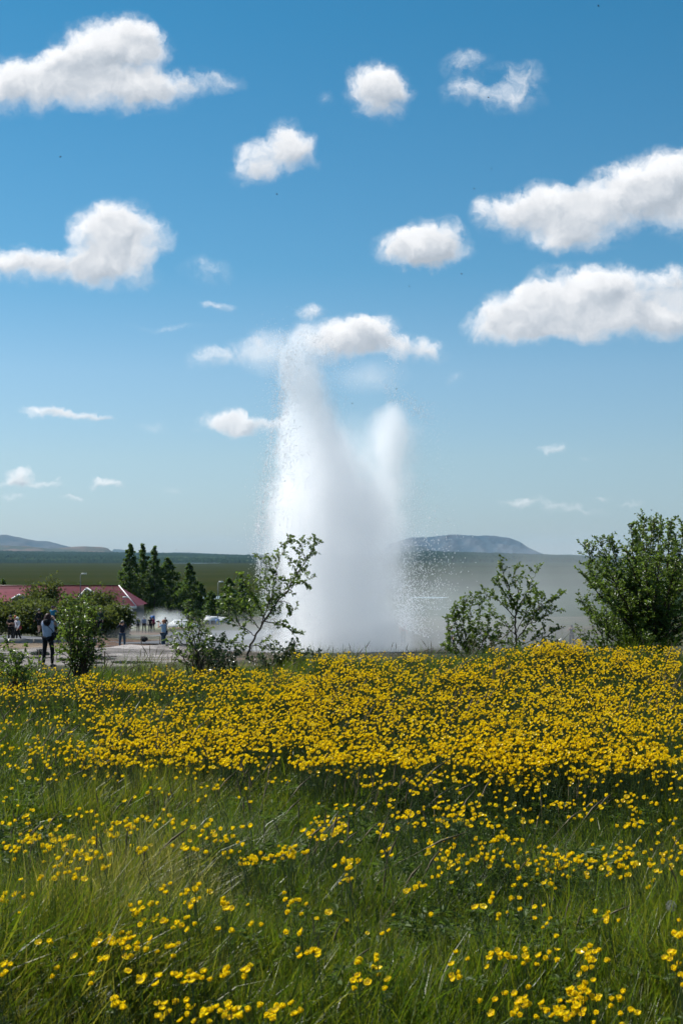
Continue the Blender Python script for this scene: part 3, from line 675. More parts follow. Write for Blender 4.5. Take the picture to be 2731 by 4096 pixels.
def car(px, py, d, label, col, rz=0):
    p = P(px, py, d); o = empty('parked_car', (p.x, d, p.z - .35), rz, label, 'car')
    m = MB(); pr = [(-2.1, .3), (2.1, .3), (2.15, .75), (1.2, .95), (.55, 1.42), (-1.2, 1.45), (-1.95, .98), (-2.15, .8)]; n = len(pr)
    m.add([(x, -.85 + .12 * (z > 1.2), z) for x, z in pr] + [(x, .85 - .12 * (z > 1.2), z) for x, z in pr], [tuple(range(n)), tuple(range(n, 2 * n))[::-1]] + [(i, i + n, (i + 1) % n + n, (i + 1) % n) for i in range(n)]); m.build('body', col, o)
    m = MB(); m.box((-1.25, -.80, 1.0), (-.15, -.775, 1.36)); m.build('side_window', glass, o); m = MB(); m.box((-.05, -.80, 1.0), (.6, -.775, 1.32)); m.build('side_window', glass, o)
    for x in (-1.3, 1.35): wheel(0, x, -.78, .3, .32, o); wheel(0, x, .78, .3, .32, o)
car(735, 2512, 192, 'white car half hidden behind the leafy sapling and ground steam', wht, .1)

# dark rock, rope barriers
def rock(px, py, d, s, label):
    p = P(px, py, d); m = MB(); m.ball((0, 0, 0), s, 12, 9, .10); o = m.build('boulder', mat('dark_rock', (.035, .03, .028), .9, .2, var=.3, nscale=3, bump=.5), None, True); o.location = p; tag(o, label, 'rock')
rock(577, 2556, 100, (.26, .25, .2), 'dark brown rock on the bare earth between the two photographers')
rock(394, 2627, 54, (.09, .09, .06), 'small dark stone lying on the pale silica ground')
rope_m = mat('grey_rope', (.32, .31, .29), .9); post_m = mat('weathered_wood', (.12, .09, .06), .9, var=.2, nscale=9)
def rope_fence(pts, label, sag=.1, ph=.45, d=None):
    o = empty('rope_barrier', pts[0], 0, label, 'rope barrier'); b = Vector(pts[0]); r = MB()
    for i, q in enumerate(pts):
        q = Vector(q) - b; g_ = H1(q.x + b.x, q.y + b.y) + float(mound(q.x + b.x, q.y + b.y)) - b.z
        m = MB(); m.tube([(q.x, q.y, g_ - .2), (q.x, q.y, q.z + .03)], [.03, .024], 6); m.build('post', post_m, o)
    for a, c in zip(pts[:-1], pts[1:]):
        a = Vector(a) - b; c = Vector(c) - b; r.tube([a.lerp(c, t) - Vector((0, 0, sag * 4 * t * (1 - t))) for t in np.linspace(0, 1, 9)], .012, 5)
    r.build('rope', rope_m, o)
rope_fence([tuple(P(px, py, d)) for px, py, d in [(-200, 2616, 47), (-40, 2609, 46.5), (158, 2603, 46), (300, 2602, 46.5), (420, 2607, 48)]], 'low grey rope on posts crossing behind the woman in the pale jacket', .05)
rope_fence([tuple(P(px, py, d)) for px, py, d in [(380, 2556, 88), (480, 2556, 90), (566, 2545, 96), (640, 2546, 98), (700, 2548, 98)]], 'thin low rope on thin posts beside the dark rock', .05)
tb = MB(); tb.box((-.07, -.06, 0), (.07, .06, .14)); tb.box((-.085, -.075, .141), (.085, .075, .17)); o = tb.build('ground_box', mat('box_black', (.02, .02, .022), .5)); o.location = P(160, 2618, 46.2); tag(o, 'small black box on the ground left of the woman\'s legs', 'box')

# ------------------------------------------------------------------ foliage
def frames(d):
    d = d / np.maximum(np.linalg.norm(d, axis=1, keepdims=True), 1e-9)
    up = np.where(np.abs(d[:, 2:3]) > .9, np.array([[1., 0, 0]]), np.array([[0, 0, 1.]]))
    s = np.cross(d, up); s /= np.linalg.norm(s, axis=1, keepdims=True); n = np.cross(s, d); return d, s, n
def leaves_mesh(name, c, d, size, tint, wide=.36, fold=.18, roll=None):
    """six-point folded leaves: centre of the stalk end c, direction d"""
    d, s, n = frames(np.asarray(d, float)); k = len(c)
    if roll is None: roll = rng.uniform(-1.2, 1.2, k)
    cr, sr = np.cos(roll)[:, None], np.sin(roll)[:, None]; s, n = s * cr + n * sr, n * cr - s * sr
    L = np.asarray(size)[:, None]
    pt = lambda a, b, e: c + d * L * a + s * L * b + n * L * e
    V = np.stack([pt(0, 0, 0), pt(.30, wide, fold), pt(.72, wide * .72, fold * .8), pt(1.05, 0, -.06), pt(.72, -wide * .72, fold * .8), pt(.30, -wide, fold)], 1).reshape(-1, 3)
    b = np.arange(k)[:, None] * 6
    Q = np.concatenate([b + np.array([[0, 1, 2, 3]]), b + np.array([[0, 3, 4, 5]])])
    return mesh_np(name, V, Q, False, {'tint': np.repeat(tint, 6)})
bark = mat('birch_bark', (.055, .038, .028), .8, .3, var=.35, nscale=14, bump=.3)
LEAF = leafmat('birch_leaf', (.030, .062, .010), (.075, .115, .018), (.24, .36, .045), .36, .42, .36, 'tint')
LEAFD = leafmat('dark_leaf', (.018, .040, .012), (.040, .068, .018), (.07, .13, .03), .30, .55, .22, 'tint')
def bez(p, n):
    """smooth polyline through control points"""
    p = [Vector(q) for q in p]; out = []
    for i in range(len(p) - 1):
        a = p[max(0, i - 1)]; b = p[i]; c = p[i + 1]; d = p[min(len(p) - 1, i + 2)]
        for k in range(n):
            t = k / n; out.append(.5 * ((2 * b) + (c - a) * t + (2 * a - 5 * b + 4 * c - d) * t * t + (3 * b - a - 3 * c + d) * t ** 3))
    out.append(p[-1]); return out
def shrub(name, label, cat, stems, d, leaf=.034, r0=.018, twigs=9, tl=.24, per=9, start=.28, spread=.35, material=None, group=None, seed=0, base=None):
    """stems: list of photo-pixel polylines from the base outward; optional radius factor as first float"""
    rr = random.Random(seed); g_ = MB(); C = []; D = []; S = []; Tn = []
    bpx = stems[0][-0] if not isinstance(stems[0][0], (int, float)) else stems[0][1]
    b0 = P(bpx[0], bpx[1], d); gz = H1(b0.x, d); root = empty(name, (b0.x, d, gz), 0, label, cat, group); o = Vector(root.location)
    branch_ends = []
    for st in stems:
        rf = 1.0
        if isinstance(st[0], (int, float)): rf = st[0]; st = st[1:]
        yo = rr.uniform(-spread, spread); n = len(st)
        wp = [P(px, py, d + yo * (i / max(1, n - 1)) ** 1.0) for i, (px, py) in enumerate(st)]
        if rf == 1.0 and wp[0].z < gz + .25: wp[0].z = min(wp[0].z, gz - .02); wp[0] = Vector((wp[0].x, wp[0].y, gz - .05))
        pl = bez(wp, 6); L = sum((b - a).length for a, b in zip(pl[:-1], pl[1:])); m = len(pl)
        pl = [p + Vector((rr.uniform(-1, 1), rr.uniform(-1, 1), rr.uniform(-1, 1))) * .012 for p in pl]
        g_.tube([tuple(p - o) for p in pl], [r0 * .72 * rf * (1 - .9 * i / (m - 1)) for i in range(m)], 6, cap=False)
        nt = max(4, int(twigs * 1.5 * L)); s0 = start if rf == 1.0 else .08
        for k in range(nt):
            t = s0 + (1 - s0) * (k + rr.random()) / nt; f = t * (m - 1); i = min(int(f), m - 2); p = pl[i].lerp(pl[i + 1], f - i)
            ax = (pl[i + 1] - pl[i]).normalized(); rnd = Vector((rr.gauss(0, 1), rr.gauss(0, .8), rr.gauss(.15, .7))).normalized()
            q = (ax * .75 + rnd * .85).normalized(); ln = tl * (1.15 - .75 * t) * rr.uniform(.5, 1.3)
            mid = p + q * ln * .55 + Vector((0, 0, .02)); e = p + q * ln + Vector((0, 0, .05 * rr.random() * ln / .2))
            g_.tube([tuple(p - o), tuple(mid - o), tuple(e - o)], [r0 * .16, r0 * .11, r0 * .05], 3, cap=False)
            nl = max(5, int(per * ln / .095 * rr.uniform(.7, 1.3)))
            for j in range(nl):
                tt = .12 + .9 * (j + rr.random() * .6) / nl; w = p.lerp(mid, min(1, tt * 2)) if tt < .5 else mid.lerp(e, min(1, tt * 2 - 1))
                dr = q * .5 + Vector((rr.gauss(0, .8), rr.gauss(0, .8), rr.gauss(-.05, .6)))
                C.append(w - o + Vector((rr.gauss(0, .006), rr.gauss(0, .006), rr.gauss(0, .006)))); D.append(dr); S.append(leaf * rr.uniform(.6, 1.25)); Tn.append(min(1, max(0, rr.gauss(.45, .25))))
        # a few leaves straight on the tip
        for j in range(5):
            p = pl[-1 - j % 3]; C.append(p - o); D.append(Vector((rr.gauss(0, 1), rr.gauss(0, 1), rr.gauss(.4, .6)))); S.append(leaf * rr.uniform(.5, 1)); Tn.append(rr.random())
    g_.build('trunk', bark, root, smooth=True)
    me = leaves_mesh('crown', np.array([tuple(x) for x in C]), np.array([tuple(x) for x in D]), np.array(S), np.array(Tn))
    link('crown', me, material or LEAF, root); return root

GB = 'birch saplings along the meadow crest'
# leaning birch in front of the geyser
shrub('birch_tree', 'slender birch leaning right across the white geyser column', 'tree', [
    [(985, 2635), (995, 2600), (1030, 2530), (1090, 2435), (1150, 2360), (1195, 2290), (1235, 2225), (1262, 2165)],
    [.5, (1040, 2520), (1075, 2420), (1100, 2330), (1110, 2260), (1135, 2200), (1160, 2150)],
    [.45, (1060, 2480), (1020, 2400), (985, 2340), (960, 2300)],
    [.35, (1110, 2300), (1075, 2270), (1040, 2235)],
    [.4, (1180, 2310), (1195, 2250), (1205, 2200), (1198, 2170)],
    [.4, (1140, 2375), (1190, 2330), (1245, 2315)],
    [.4, (1110, 2405), (1150, 2410), (1185, 2440)],
    [.45, (1050, 2490), (1110, 2490), (1160, 2520), (1200, 2575)],
    [.4, (1020, 2545), (960, 2500), (905, 2470), (870, 2440)],
    [.35, (1000, 2590), (940, 2570), (890, 2560)],
    [.4, (1040, 2515), (985, 2450), (935, 2400), (928, 2360)],
    [.35, (1005, 2585), (1060, 2580), (1110, 2600)],
    [.35, (960, 2500), (940, 2440), (925, 2400)], [.3, (1090, 2435), (1080, 2380), (1060, 2330)]],
    17.0, leaf=.036, r0=.021, twigs=15, tl=.20, per=11, start=.40, spread=.22, group=None, seed=3)
# young birch right of centre with forked crown
shrub('birch_tree', 'young birch with forked open crown in front of the drifting steam', 'tree', [
    [(2062, 2640), (2063, 2560), (2060, 2480), (2058, 2430), (2035, 2360), (2015, 2300), (2006, 2240)],
    [.55, (2060, 2450), (2075, 2380), (2055, 2320), (2058, 2268)],
    [.55, (2062, 2450), (2090, 2400), (2120, 2340), (2150, 2278)],
    [.5, (2060, 2475), (2010, 2420), (1965, 2385), (1915, 2372)],
    [.5, (2065, 2560), (2120, 2480), (2180, 2410), (2250, 2380)],
    [.4, (2110, 2500), (2170, 2470), (2235, 2440)],
    [.45, (2062, 2540), (2000, 2480), (1960, 2450)], [.4, (2060, 2580), (2000, 2560), (1950, 2540)],
    [.4, (2065, 2590), (2130, 2560), (2190, 2540), (2225, 2520)], [.4, (2060, 2530), (2100, 2460), (2140, 2400), (2165, 2370)],
    [.35, (2055, 2430), (2000, 2350), (1985, 2340)], [.4, (2062, 2600), (2030, 2550), (1985, 2520)], [.35, (2120, 2500), (2150, 2430), (2200, 2400)]],
    18.0, leaf=.036, r0=.020, twigs=15, tl=.20, per=10, start=.35, spread=.28, seed=4)
shrub('birch_shrub', 'small many-stemmed birch bush just left of the forked birch', 'shrub', [
    [(1880, 2650), (1878, 2560), (1880, 2470), (1888, 2385)], [(1880, 2650), (1860, 2540), (1850, 2450), (1860, 2405)],
    [(1880, 2650), (1840, 2560), (1820, 2480), (1818, 2430)], [(1880, 2650), (1900, 2560), (1915, 2460), (1920, 2395)],
    [(1880, 2650), (1820, 2590), (1795, 2540), (1790, 2470)], [(1885, 2650), (1930, 2570), (1950, 2500), (1955, 2420)],
    [(1880, 2650), (1810, 2610), (1785, 2590), (1790, 2550)], [(1890, 2650), (1950, 2600), (1985, 2560), (1990, 2500)], [(1880, 2650), (1865, 2600), (1840, 2500), (1835, 2460)]],
    18.6, leaf=.034, r0=.012, twigs=24, tl=.17, per=10, start=.15, spread=.35, seed=5, group=None)
def fan(bx, by, tips, mid=.5, bend=.35, jit=14, seed=0):
    r_ = random.Random(seed); out = []
    for tx, ty in tips:
        sx = bx + r_.uniform(-jit, jit); m1 = (sx + (tx - sx) * bend + r_.uniform(-8, 8), by + (ty - by) * .5); m2 = (sx + (tx - sx) * (bend + .4) + r_.uniform(-8, 8), by + (ty - by) * .8)
        out.append([(sx, by), m1, m2, (tx, ty)])
    return out
tips = [(2335, 2185), (2350, 2250), (2330, 2300), (2440, 2165), (2400, 2170), (2500, 2200), (2575, 2075), (2560, 2115), (2640, 2085), (2610, 2100), (2520, 2105), (2680, 2095), (2700, 2140), (2731, 2105), (2780, 2100), (2850, 2150), (2370, 2295), (2390, 2340), (2420, 2260), (2320, 2410), (2350, 2440), (2380, 2470),
        (2460, 2300), (2520, 2280), (2580, 2250), (2640, 2230), (2700, 2250), (2760, 2280), (2440, 2400), (2500, 2420), (2560, 2380), (2620, 2360), (2690, 2370), (2750, 2400), (2820, 2300), (2480, 2500), (2560, 2500), (2640, 2480), (2720, 2500), (2420, 2530), (2800, 2480), (2860, 2400), (2590, 2560), (2680, 2570)]
shrub('birch_tree', 'large dense birch filling the right edge of the photo', 'tree', [[(2540, 2660), (2530, 2500), (2535, 2330), (2545, 2280), (2590, 2180), (2620, 2090)]] + fan(2600, 2660, tips, seed=2, bend=.4, jit=60), 17.5, leaf=.031, r0=.022, twigs=19, tl=.26, per=11, start=.14, spread=1.1, seed=6)
shrub('birch_shrub', 'low twiggy birch shrub at the lower left of the big right-hand tree', 'shrub', [[(2425, 2680), (2428, 2560), (2424, 2450), (2420, 2400)]] + fan(2425, 2680, [(2350, 2450), (2310, 2510), (2335, 2560), (2305, 2600), (2380, 2470), (2460, 2430), (2490, 2520), (2400, 2560), (2360, 2590), (2520, 2600), (2470, 2580)], seed=3), 16.6, leaf=.032, r0=.011, twigs=12, tl=.17, per=6, start=.2, spread=.3, seed=7)
shrub('birch_shrub', 'leafy birch shrub beside the woman in the pale jacket', 'shrub', [[(275, 2720), (285, 2640), (283, 2540), (278, 2440), (275, 2392)]] + fan(320, 2700, [(270, 2390), (300, 2400), (355, 2392), (330, 2410), (245, 2430), (238, 2480), (225, 2560), (230, 2600), (390, 2450), (398, 2520), (412, 2570), (405, 2600), (360, 2440), (310, 2440), (340, 2500), (370, 2560), (260, 2520), (300, 2560), (385, 2630), (250, 2640), (345, 2600), (320, 2480)], seed=4, jit=28), 14.2, leaf=.029, r0=.012, twigs=17, tl=.15, per=8, start=.12, spread=.3, seed=8)
shrub('birch_shrub', 'low pale green shrub at the far left edge of the meadow', 'shrub', fan(60, 2760, [(25, 2560), (50, 2620), (0, 2640), (-20, 2600), (100, 2600), (75, 2640), (130, 2640), (160, 2660), (30, 2680), (120, 2690), (-60, 2620), (-90, 2660), (180, 2690), (85, 2700), (10, 2620)], seed=5, jit=50), 12.5, leaf=.028, r0=.008, twigs=20, tl=.13, per=6.5, start=.2, spread=.3, seed=9)
shrub('birch_sapling', 'thin sapling with open twigs left of the leaning birch', 'tree', [[(835, 2720), (800, 2640), (765, 2560), (757, 2470), (755, 2405)]] + fan(800, 2700, [(690, 2530), (665, 2560), (700, 2600), (780, 2440), (740, 2450), (830, 2520), (720, 2500), (810, 2580), (850, 2600), (760, 2620), (700, 2640), (800, 2490)], seed=6, jit=20), 15.2, leaf=.030, r0=.013, twigs=11, tl=.16, per=6, start=.22, spread=.3, seed=10)
shrub('birch_shrub', 'dark bushy undergrowth left of the leaning birch trunk', 'shrub', fan(860, 2730, [(830, 2580), (870, 2560), (900, 2550), (880, 2600), (920, 2590), (940, 2620), (850, 2630), (810, 2640), (900, 2640), (940, 2660), (960, 2600), (780, 2640), (860, 2680), (920, 2690)], seed=7, jit=50), 15.6, leaf=.032, r0=.010, twigs=17, tl=.15, per=7, start=.15, spread=.35, material=LEAFD, seed=11)
shrub('birch_shrub', 'low dark bush spreading right of the leaning birch trunk', 'shrub', fan(1120, 2710, [(1040, 2620), (1080, 2600), (1120, 2592), (1165, 2580), (1200, 2600), (1240, 2610), (1275, 2620), (1060, 2650), (1140, 2630), (1220, 2640), (1180, 2570), (1260, 2650), (1000, 2640), (1100, 2650), (1290, 2640)], seed=8, jit=90), 16.3, leaf=.032, r0=.009, twigs=17, tl=.13, per=7, start=.15, spread=.35, material=LEAFD, seed=12)
shrub('birch_shrub', 'rounded low bush with buttercups over it between the two right-hand birches', 'shrub', fan(2200, 2670, [(2130, 2580), (2160, 2565), (2200, 2560), (2230, 2570), (2260, 2590), (2290, 2600), (2110, 2610), (2180, 2600), (2240, 2620), (2310, 2620)], seed=9, jit=70), 16.2, leaf=.032, r0=.009, twigs=15, tl=.13, per=6, start=.15, spread=.3, material=LEAFD, seed=13)

# farther trees: trunk + crown of leaf clumps
FARL = leafmat('poplar_leaf', (.030, .060, .016), (.072, .112, .026), (.15, .25, .04), .5, .2, .38, 'tint')
BUSHL = leafmat('bush_leaf', (.038, .056, .014), (.080, .098, .026), (.18, .22, .04), .6, .12, .35, 'tint')
def far_tree(name, label, cat, px, ptop, pbase, wpx, d, n=2200, leaf=.30, shape='cone', material=FARL, group=None, seed=0, yd=None):
    r_ = np.random.default_rng(seed + 50); b = P(px, pbase, d); t = P(px, ptop, d); h = t.z - b.z; w = wpx / 2 / F * d * (1.22 if shape == 'cone' else 1)
    gz = H1(b.x, d); o = empty(name, (b.x, d, gz), 0, label, cat, group); z0 = b.z - gz
    m = MB(); m.tube([(0, 0, -.3), (r_.normal(0, .05) * w, 0, z0 + h * .5), (0, 0, z0 + h * .97)], [h * .014, h * .009, h * .002], 6)
    nb = 34 if shape == 'cone' else 18; cen = []
    for k in range(nb):
        if shape == 'cone':
            f = .10 + .88 * (k + r_.random()) / nb; rad = w * (1 - f) ** .72 * (.55 + .55 * r_.random()) * min(1, f * 5 + .35); ang = k * 2.4 + r_.random()
            z = z0 + f * h; e = np.array([math.cos(ang) * rad, math.sin(ang) * rad, z + rad * .55])
        else:
            ang = k * 2.4; f = r_.random(); e = np.array([math.cos(ang) * w * (.3 + .6 * r_.random()), math.sin(ang) * w * (.3 + .6 * r_.random()), z0 + h * (.25 + .65 * f)])
        m.tube([(0, 0, max(0, min(e[2] - abs(e[0]) * .6, z0 + h * .9) if shape == 'cone' else h * .05)), tuple(e)], [h * .004, h * .0015], 4, cap=False); cen.append(e)
    m.build('trunk', bark, o)
    cen = np.array(cen)
    if shape == 'cone':
        f = r_.beta(1.1, 1.5, n) ** 1.0; ang = r_.uniform(0, 6.28, n); lump = .72 + .42 * np.sin(f * 31 + seed + 2 * np.sin(ang * 2 + f * 9)) * r_.uniform(.3, 1, n)
        rad = w * (1 - f) ** .72 * np.sqrt(r_.uniform(.05, 1, n)) * lump * np.minimum(1, f * 5 + .3)
        k = r_.integers(0, nb, n); q = r_.random(n) < .74
        c = np.stack([np.cos(ang) * rad, np.sin(ang) * rad, z0 + f * h], 1)
        sg = (1.08 - (cen[k[q]][:, 2:] - z0) / h) * 1.3; c[q] = cen[k[q]] * np.array([.95, .95, 1]) + r_.normal(0, 1, (q.sum(), 3)) * np.array([w * .17, w * .17, h * .022]) * sg
    else:
        k = r_.integers(0, nb, n); c = cen[k] + r_.normal(0, 1, (n, 3)) * np.array([w * .2, w * .2, h * .13]); c[:, 2] = np.abs(c[:, 2])
        u = r_.normal(0, 1, (n // 3, 3)); u /= np.linalg.norm(u, axis=1)[:, None]; u[:, 2] = np.abs(u[:, 2]); c[:n // 3] = u * np.array([w, w, h]) * (.8 + .12 * hnoise(u[:, :1] * 5, u[:, 1:2] * 5 + u[:, 2:] * 4, seed)) * .95 + np.array([0, 0, z0])
    dd = r_.normal(0, 1, (n, 3)); me = leaves_mesh('crown', c, dd, leaf * r_.uniform(.6, 1.4, n), np.clip(r_.normal(.45, .28, n), 0, 1), wide=.42)
    link('crown', me, material, o); return o
GP = 'conical trees by the red-roofed building'
far_tree('poplar_tree', 'leftmost tall pointed tree beside the end of the red roof', 'tree', 521, 2176, 2478, 105, 235, 4250, .30, group=GP, seed=1)
far_tree('poplar_tree', 'second tall pointed tree from the left with the highest tip', 'tree', 571, 2174, 2480, 85, 238, 3500, .30, group=GP, seed=2)
far_tree('poplar_tree', 'third tall pointed tree with a thin bare-looking tip', 'tree', 618, 2186, 2480, 90, 236, 3625, .30, group=GP, seed=3)
far_tree('poplar_tree', 'broader round-topped tree right of the three pointed trees', 'tree', 672, 2232, 2480, 135, 240, 5250, .30, group=GP, seed=4)
far_tree('poplar_tree', 'separate pointed tree standing between the tall group and the lamp', 'tree', 758, 2253, 2485, 92, 232, 3250, .30, group=GP, seed=5)
far_tree('poplar_tree', 'narrow lower tree just right of the separate pointed tree', 'tree', 803, 2332, 2490, 56, 230, 1300, .32, group=GP, seed=6)
far_tree('poplar_tree', 'low tree directly behind the white caravan', 'tree', 845, 2368, 2488, 70, 226, 1300, .32, group=GP, seed=7)
far_tree('poplar_tree', 'dark tree between the lamp and the leaning birch', 'tree', 916, 2315, 2485, 85, 228, 1800, .32, group=GP, seed=8)
far_tree('poplar_tree', 'pointed tree half hidden behind the leaning birch leaves', 'tree', 970, 2325, 2490, 100, 232, 1900, .32, group=GP, seed=9)
far_tree('poplar_tree', 'low tree filling the gap under the separate pointed tree', 'tree', 715, 2340, 2488, 90, 236, 1800, .32, group=GP, seed=10)
far_tree('conifer_tree', 'tiny dark tree tip above the roof at the left edge', 'tree', 12, 2316, 2400, 34, 225, 500, .28, group=None, seed=11)
GH = 'bushes in front of the red-roofed building'
BU = [(175, 2315, 2500, 150, 128, 'tall dark rounded bush in front of the left red roof'), (45, 2368, 2530, 190, 118, 'wide bush at the left edge behind the two walking women'), (-70, 2380, 2530, 150, 122, 'bush cut off by the left edge of the photo'),
      (130, 2400, 2535, 150, 116, 'lower bush right behind the walking women'), (245, 2395, 2535, 160, 122, 'bush behind the white-jacket woman\'s camera'), (318, 2362, 2520, 130, 134, 'bush with the street lamp rising behind it'),
      (395, 2352, 2500, 130, 140, 'tall bush before the middle of the red roof'), (380, 2420, 2535, 160, 112, 'low bush behind the person in the dark green top'), (455, 2415, 2540, 130, 116, 'rightmost rounded bush before the ground steam'), (325, 2430, 2540, 120, 112, 'low bush hidden behind the leafy shrub')]
for i, (px, pt, pb, w, d, lb) in enumerate(BU):
    far_tree('willow_bush', lb, 'bush', px, pt + (6, 34, 20, 22, 10, 34, 24, 14, 12, 10)[i], pb, w * 1.15, d, 4600, .20, 'round', BUSHL, GH, seed=20 + i)

# ------------------------------------------------------------------ scattering of stuff
def scatter(name, protos, pts, rot, scl, var, tone, kind='stuff'):
    col = bpy.data.collections.new(name + '_sources')
    for i, (me, m) in enumerate(protos):
        o = bpy.data.objects.new('%s_source_%02d' % (name, i), me); col.objects.link(o)
        if not me.materials: me.materials.append(m)
    n = len(pts); me = bpy.data.meshes.new(name); me.vertices.add(n); me.vertices.foreach_set('co', np.asarray(pts, np.float32).ravel())
    a = me.attributes.new('rot', 'FLOAT_VECTOR', 'POINT'); a.data.foreach_set('vector', np.asarray(rot, np.float32).ravel())
    for k, v, ty in (('scl', scl, 'FLOAT'), ('tone', tone, 'FLOAT'), ('pick', var, 'INT')):
        a = me.attributes.new(k, ty, 'POINT'); a.data.foreach_set('value', np.asarray(v, np.float32 if ty == 'FLOAT' else np.int32))
    ob = link(name, me)
    ng = bpy.data.node_groups.new(name, 'GeometryNodeTree'); ng.interface.new_socket('Geometry', in_out='INPUT', socket_type='NodeSocketGeometry'); ng.interface.new_socket('Geometry', in_out='OUTPUT', socket_type='NodeSocketGeometry')
    N = ng.nodes; L = ng.links; gi = N.new('NodeGroupInput'); go = N.new('NodeGroupOutput')
    ip = N.new('GeometryNodeInstanceOnPoints'); ci = N.new('GeometryNodeCollectionInfo'); ci.inputs['Collection'].default_value = col; ci.inputs['Separate Children'].default_value = True; ci.inputs['Reset Children'].default_value = True
    def at(nm, ty):
        q = N.new('GeometryNodeInputNamedAttribute'); q.data_type = ty; q.inputs['Name'].default_value = nm; return q.outputs[0]
    L.new(gi.outputs[0], ip.inputs['Points']); L.new(ci.outputs[0], ip.inputs['Instance']); ip.inputs['Pick Instance'].default_value = True
    L.new(at('pick', 'INT'), ip.inputs['Instance Index']); L.new(at('rot', 'FLOAT_VECTOR'), ip.inputs['Rotation']); L.new(at('scl', 'FLOAT'), ip.inputs['Scale'])
    L.new(ip.outputs[0], go.inputs[0]); md = ob.modifiers.new('scatter', 'NODES'); md.node_group = ng; tag(ob, kind=kind); return ob
def tuft(name, n, rad, h, w, bend, seed, seg=3, upright=.18):
    r_ = np.random.default_rng(seed); a = r_.uniform(0, 6.28, n); q = rad * np.sqrt(r_.random(n)); bx, by = np.cos(a) * q, np.sin(a) * q
    hh = h * r_.uniform(.45, 1.15, n); az = r_.uniform(0, 6.28, n); l0 = np.abs(r_.normal(0, upright, n)); bd = bend * r_.uniform(.3, 1.6, n); ww = w * np.where(r_.random(n) < .12, 2.0, r_.uniform(.55, 1.25, n)); fa = az + r_.uniform(-.9, .9, n) + 1.57
    V = []; p = np.stack([bx, by, np.full(n, -.03)], 1); sd = np.stack([np.cos(fa), np.sin(fa), np.zeros(n)], 1)
    for s in range(seg + 1):
        t = s / seg; wd = ww * (1 - t ** 1.6) * .5 + .0002
        V += [p - sd * wd[:, None], p + sd * wd[:, None]]
        th = l0 + bd * (t + .5 / seg); st = hh / seg
        p = p + np.stack([np.sin(th) * np.cos(az), np.sin(th) * np.sin(az), np.cos(th)], 1) * st[:, None]
    V = np.stack(V, 1).reshape(-1, 3); k = 2 * (seg + 1); b = np.arange(n)[:, None] * k
    Q = np.concatenate([b + np.array([[2 * s, 2 * s + 1, 2 * s + 3, 2 * s + 2]]) for s in range(seg)])
    return mesh_np(name, V, Q, True, {'tint': np.repeat(r_.random(n), k)})
def grassmat():
    def bld(t, b):
        tn = t.node('ShaderNodeAttribute', 'Fac', dict(attribute_type='INSTANCER', attribute_name='tone'))
        ti = t.node('ShaderNodeAttribute', 'Fac', dict(attribute_type='GEOMETRY', attribute_name='tint'))
        f = t.m('MULTIPLY_ADD', t.m('SUBTRACT', ti, .5), .55, tn)
        c = t.ramp(f, [(0, (.030, .058, .006)), (.25, (.066, .100, .008)), (.5, (.120, .126, .014)), (.72, (.19, .16, .05)), (1, (.36, .33, .20))])
        t.l.new(c, b.inputs['Base Color']); add_trans(t, b, t.v('MULTIPLY', c, (2.5, 2.6, 1.2)), .38)
    return mat('grass_blade', (.03, .06, .01), .42, .40, build=bld)
GM = grassmat()
tufts = [(tuft('tuft', 330, .22, .21, .0044, .8, 100 + i), GM) for i in range(7)] + [(tuft('tuft', 420, .20, .33, .0030, 1.1, 120 + i, upright=.12), GM) for i in range(3)]
def eul(lx, ly, yaw):
    m = Matrix.Rotation(ly, 3, 'Y') @ Matrix.Rotation(lx, 3, 'X') @ Matrix.Rotation(yaw, 3, 'Z'); return tuple(m.to_euler())
def meadow_points(n, y0, y1, wmul, margin):
    y = np.sqrt(rng.uniform(y0 * y0, y1 * y1, n)); x = (rng.uniform(-1, 1, n)) * (.24 * wmul * y + margin); return x, y
def g2(px, py, cx, cy_, a, b): return np.exp(-((px - cx) / a) ** 2 - ((py - cy_) / b) ** 2)
def tone_at(x, y, z):
    px, py = proj(x, y, z + .15); t = .24 + .20 * hnoise(x * 1.3, y * 1.3, 51) + .08 * hnoise(x * 5, y * 5, 52)
    t = t + .26 * g2(px, py, 760, 3420, 140, 80) + .50 * g2(px, py, 360, 3620, 110, 70) + .36 * g2(px, py, 600, 3560, 110, 80) + .16 * g2(px, py, 590, 3190, 200, 60) + .08 * g2(px, py, 1500, 3600, 200, 130)
    t = t + .06 * np.clip((py - 3500) / 600, 0, 1) + .08 * g2(px, py, 500, 3800, 200, 150)
    return np.clip(t, 0, 1)
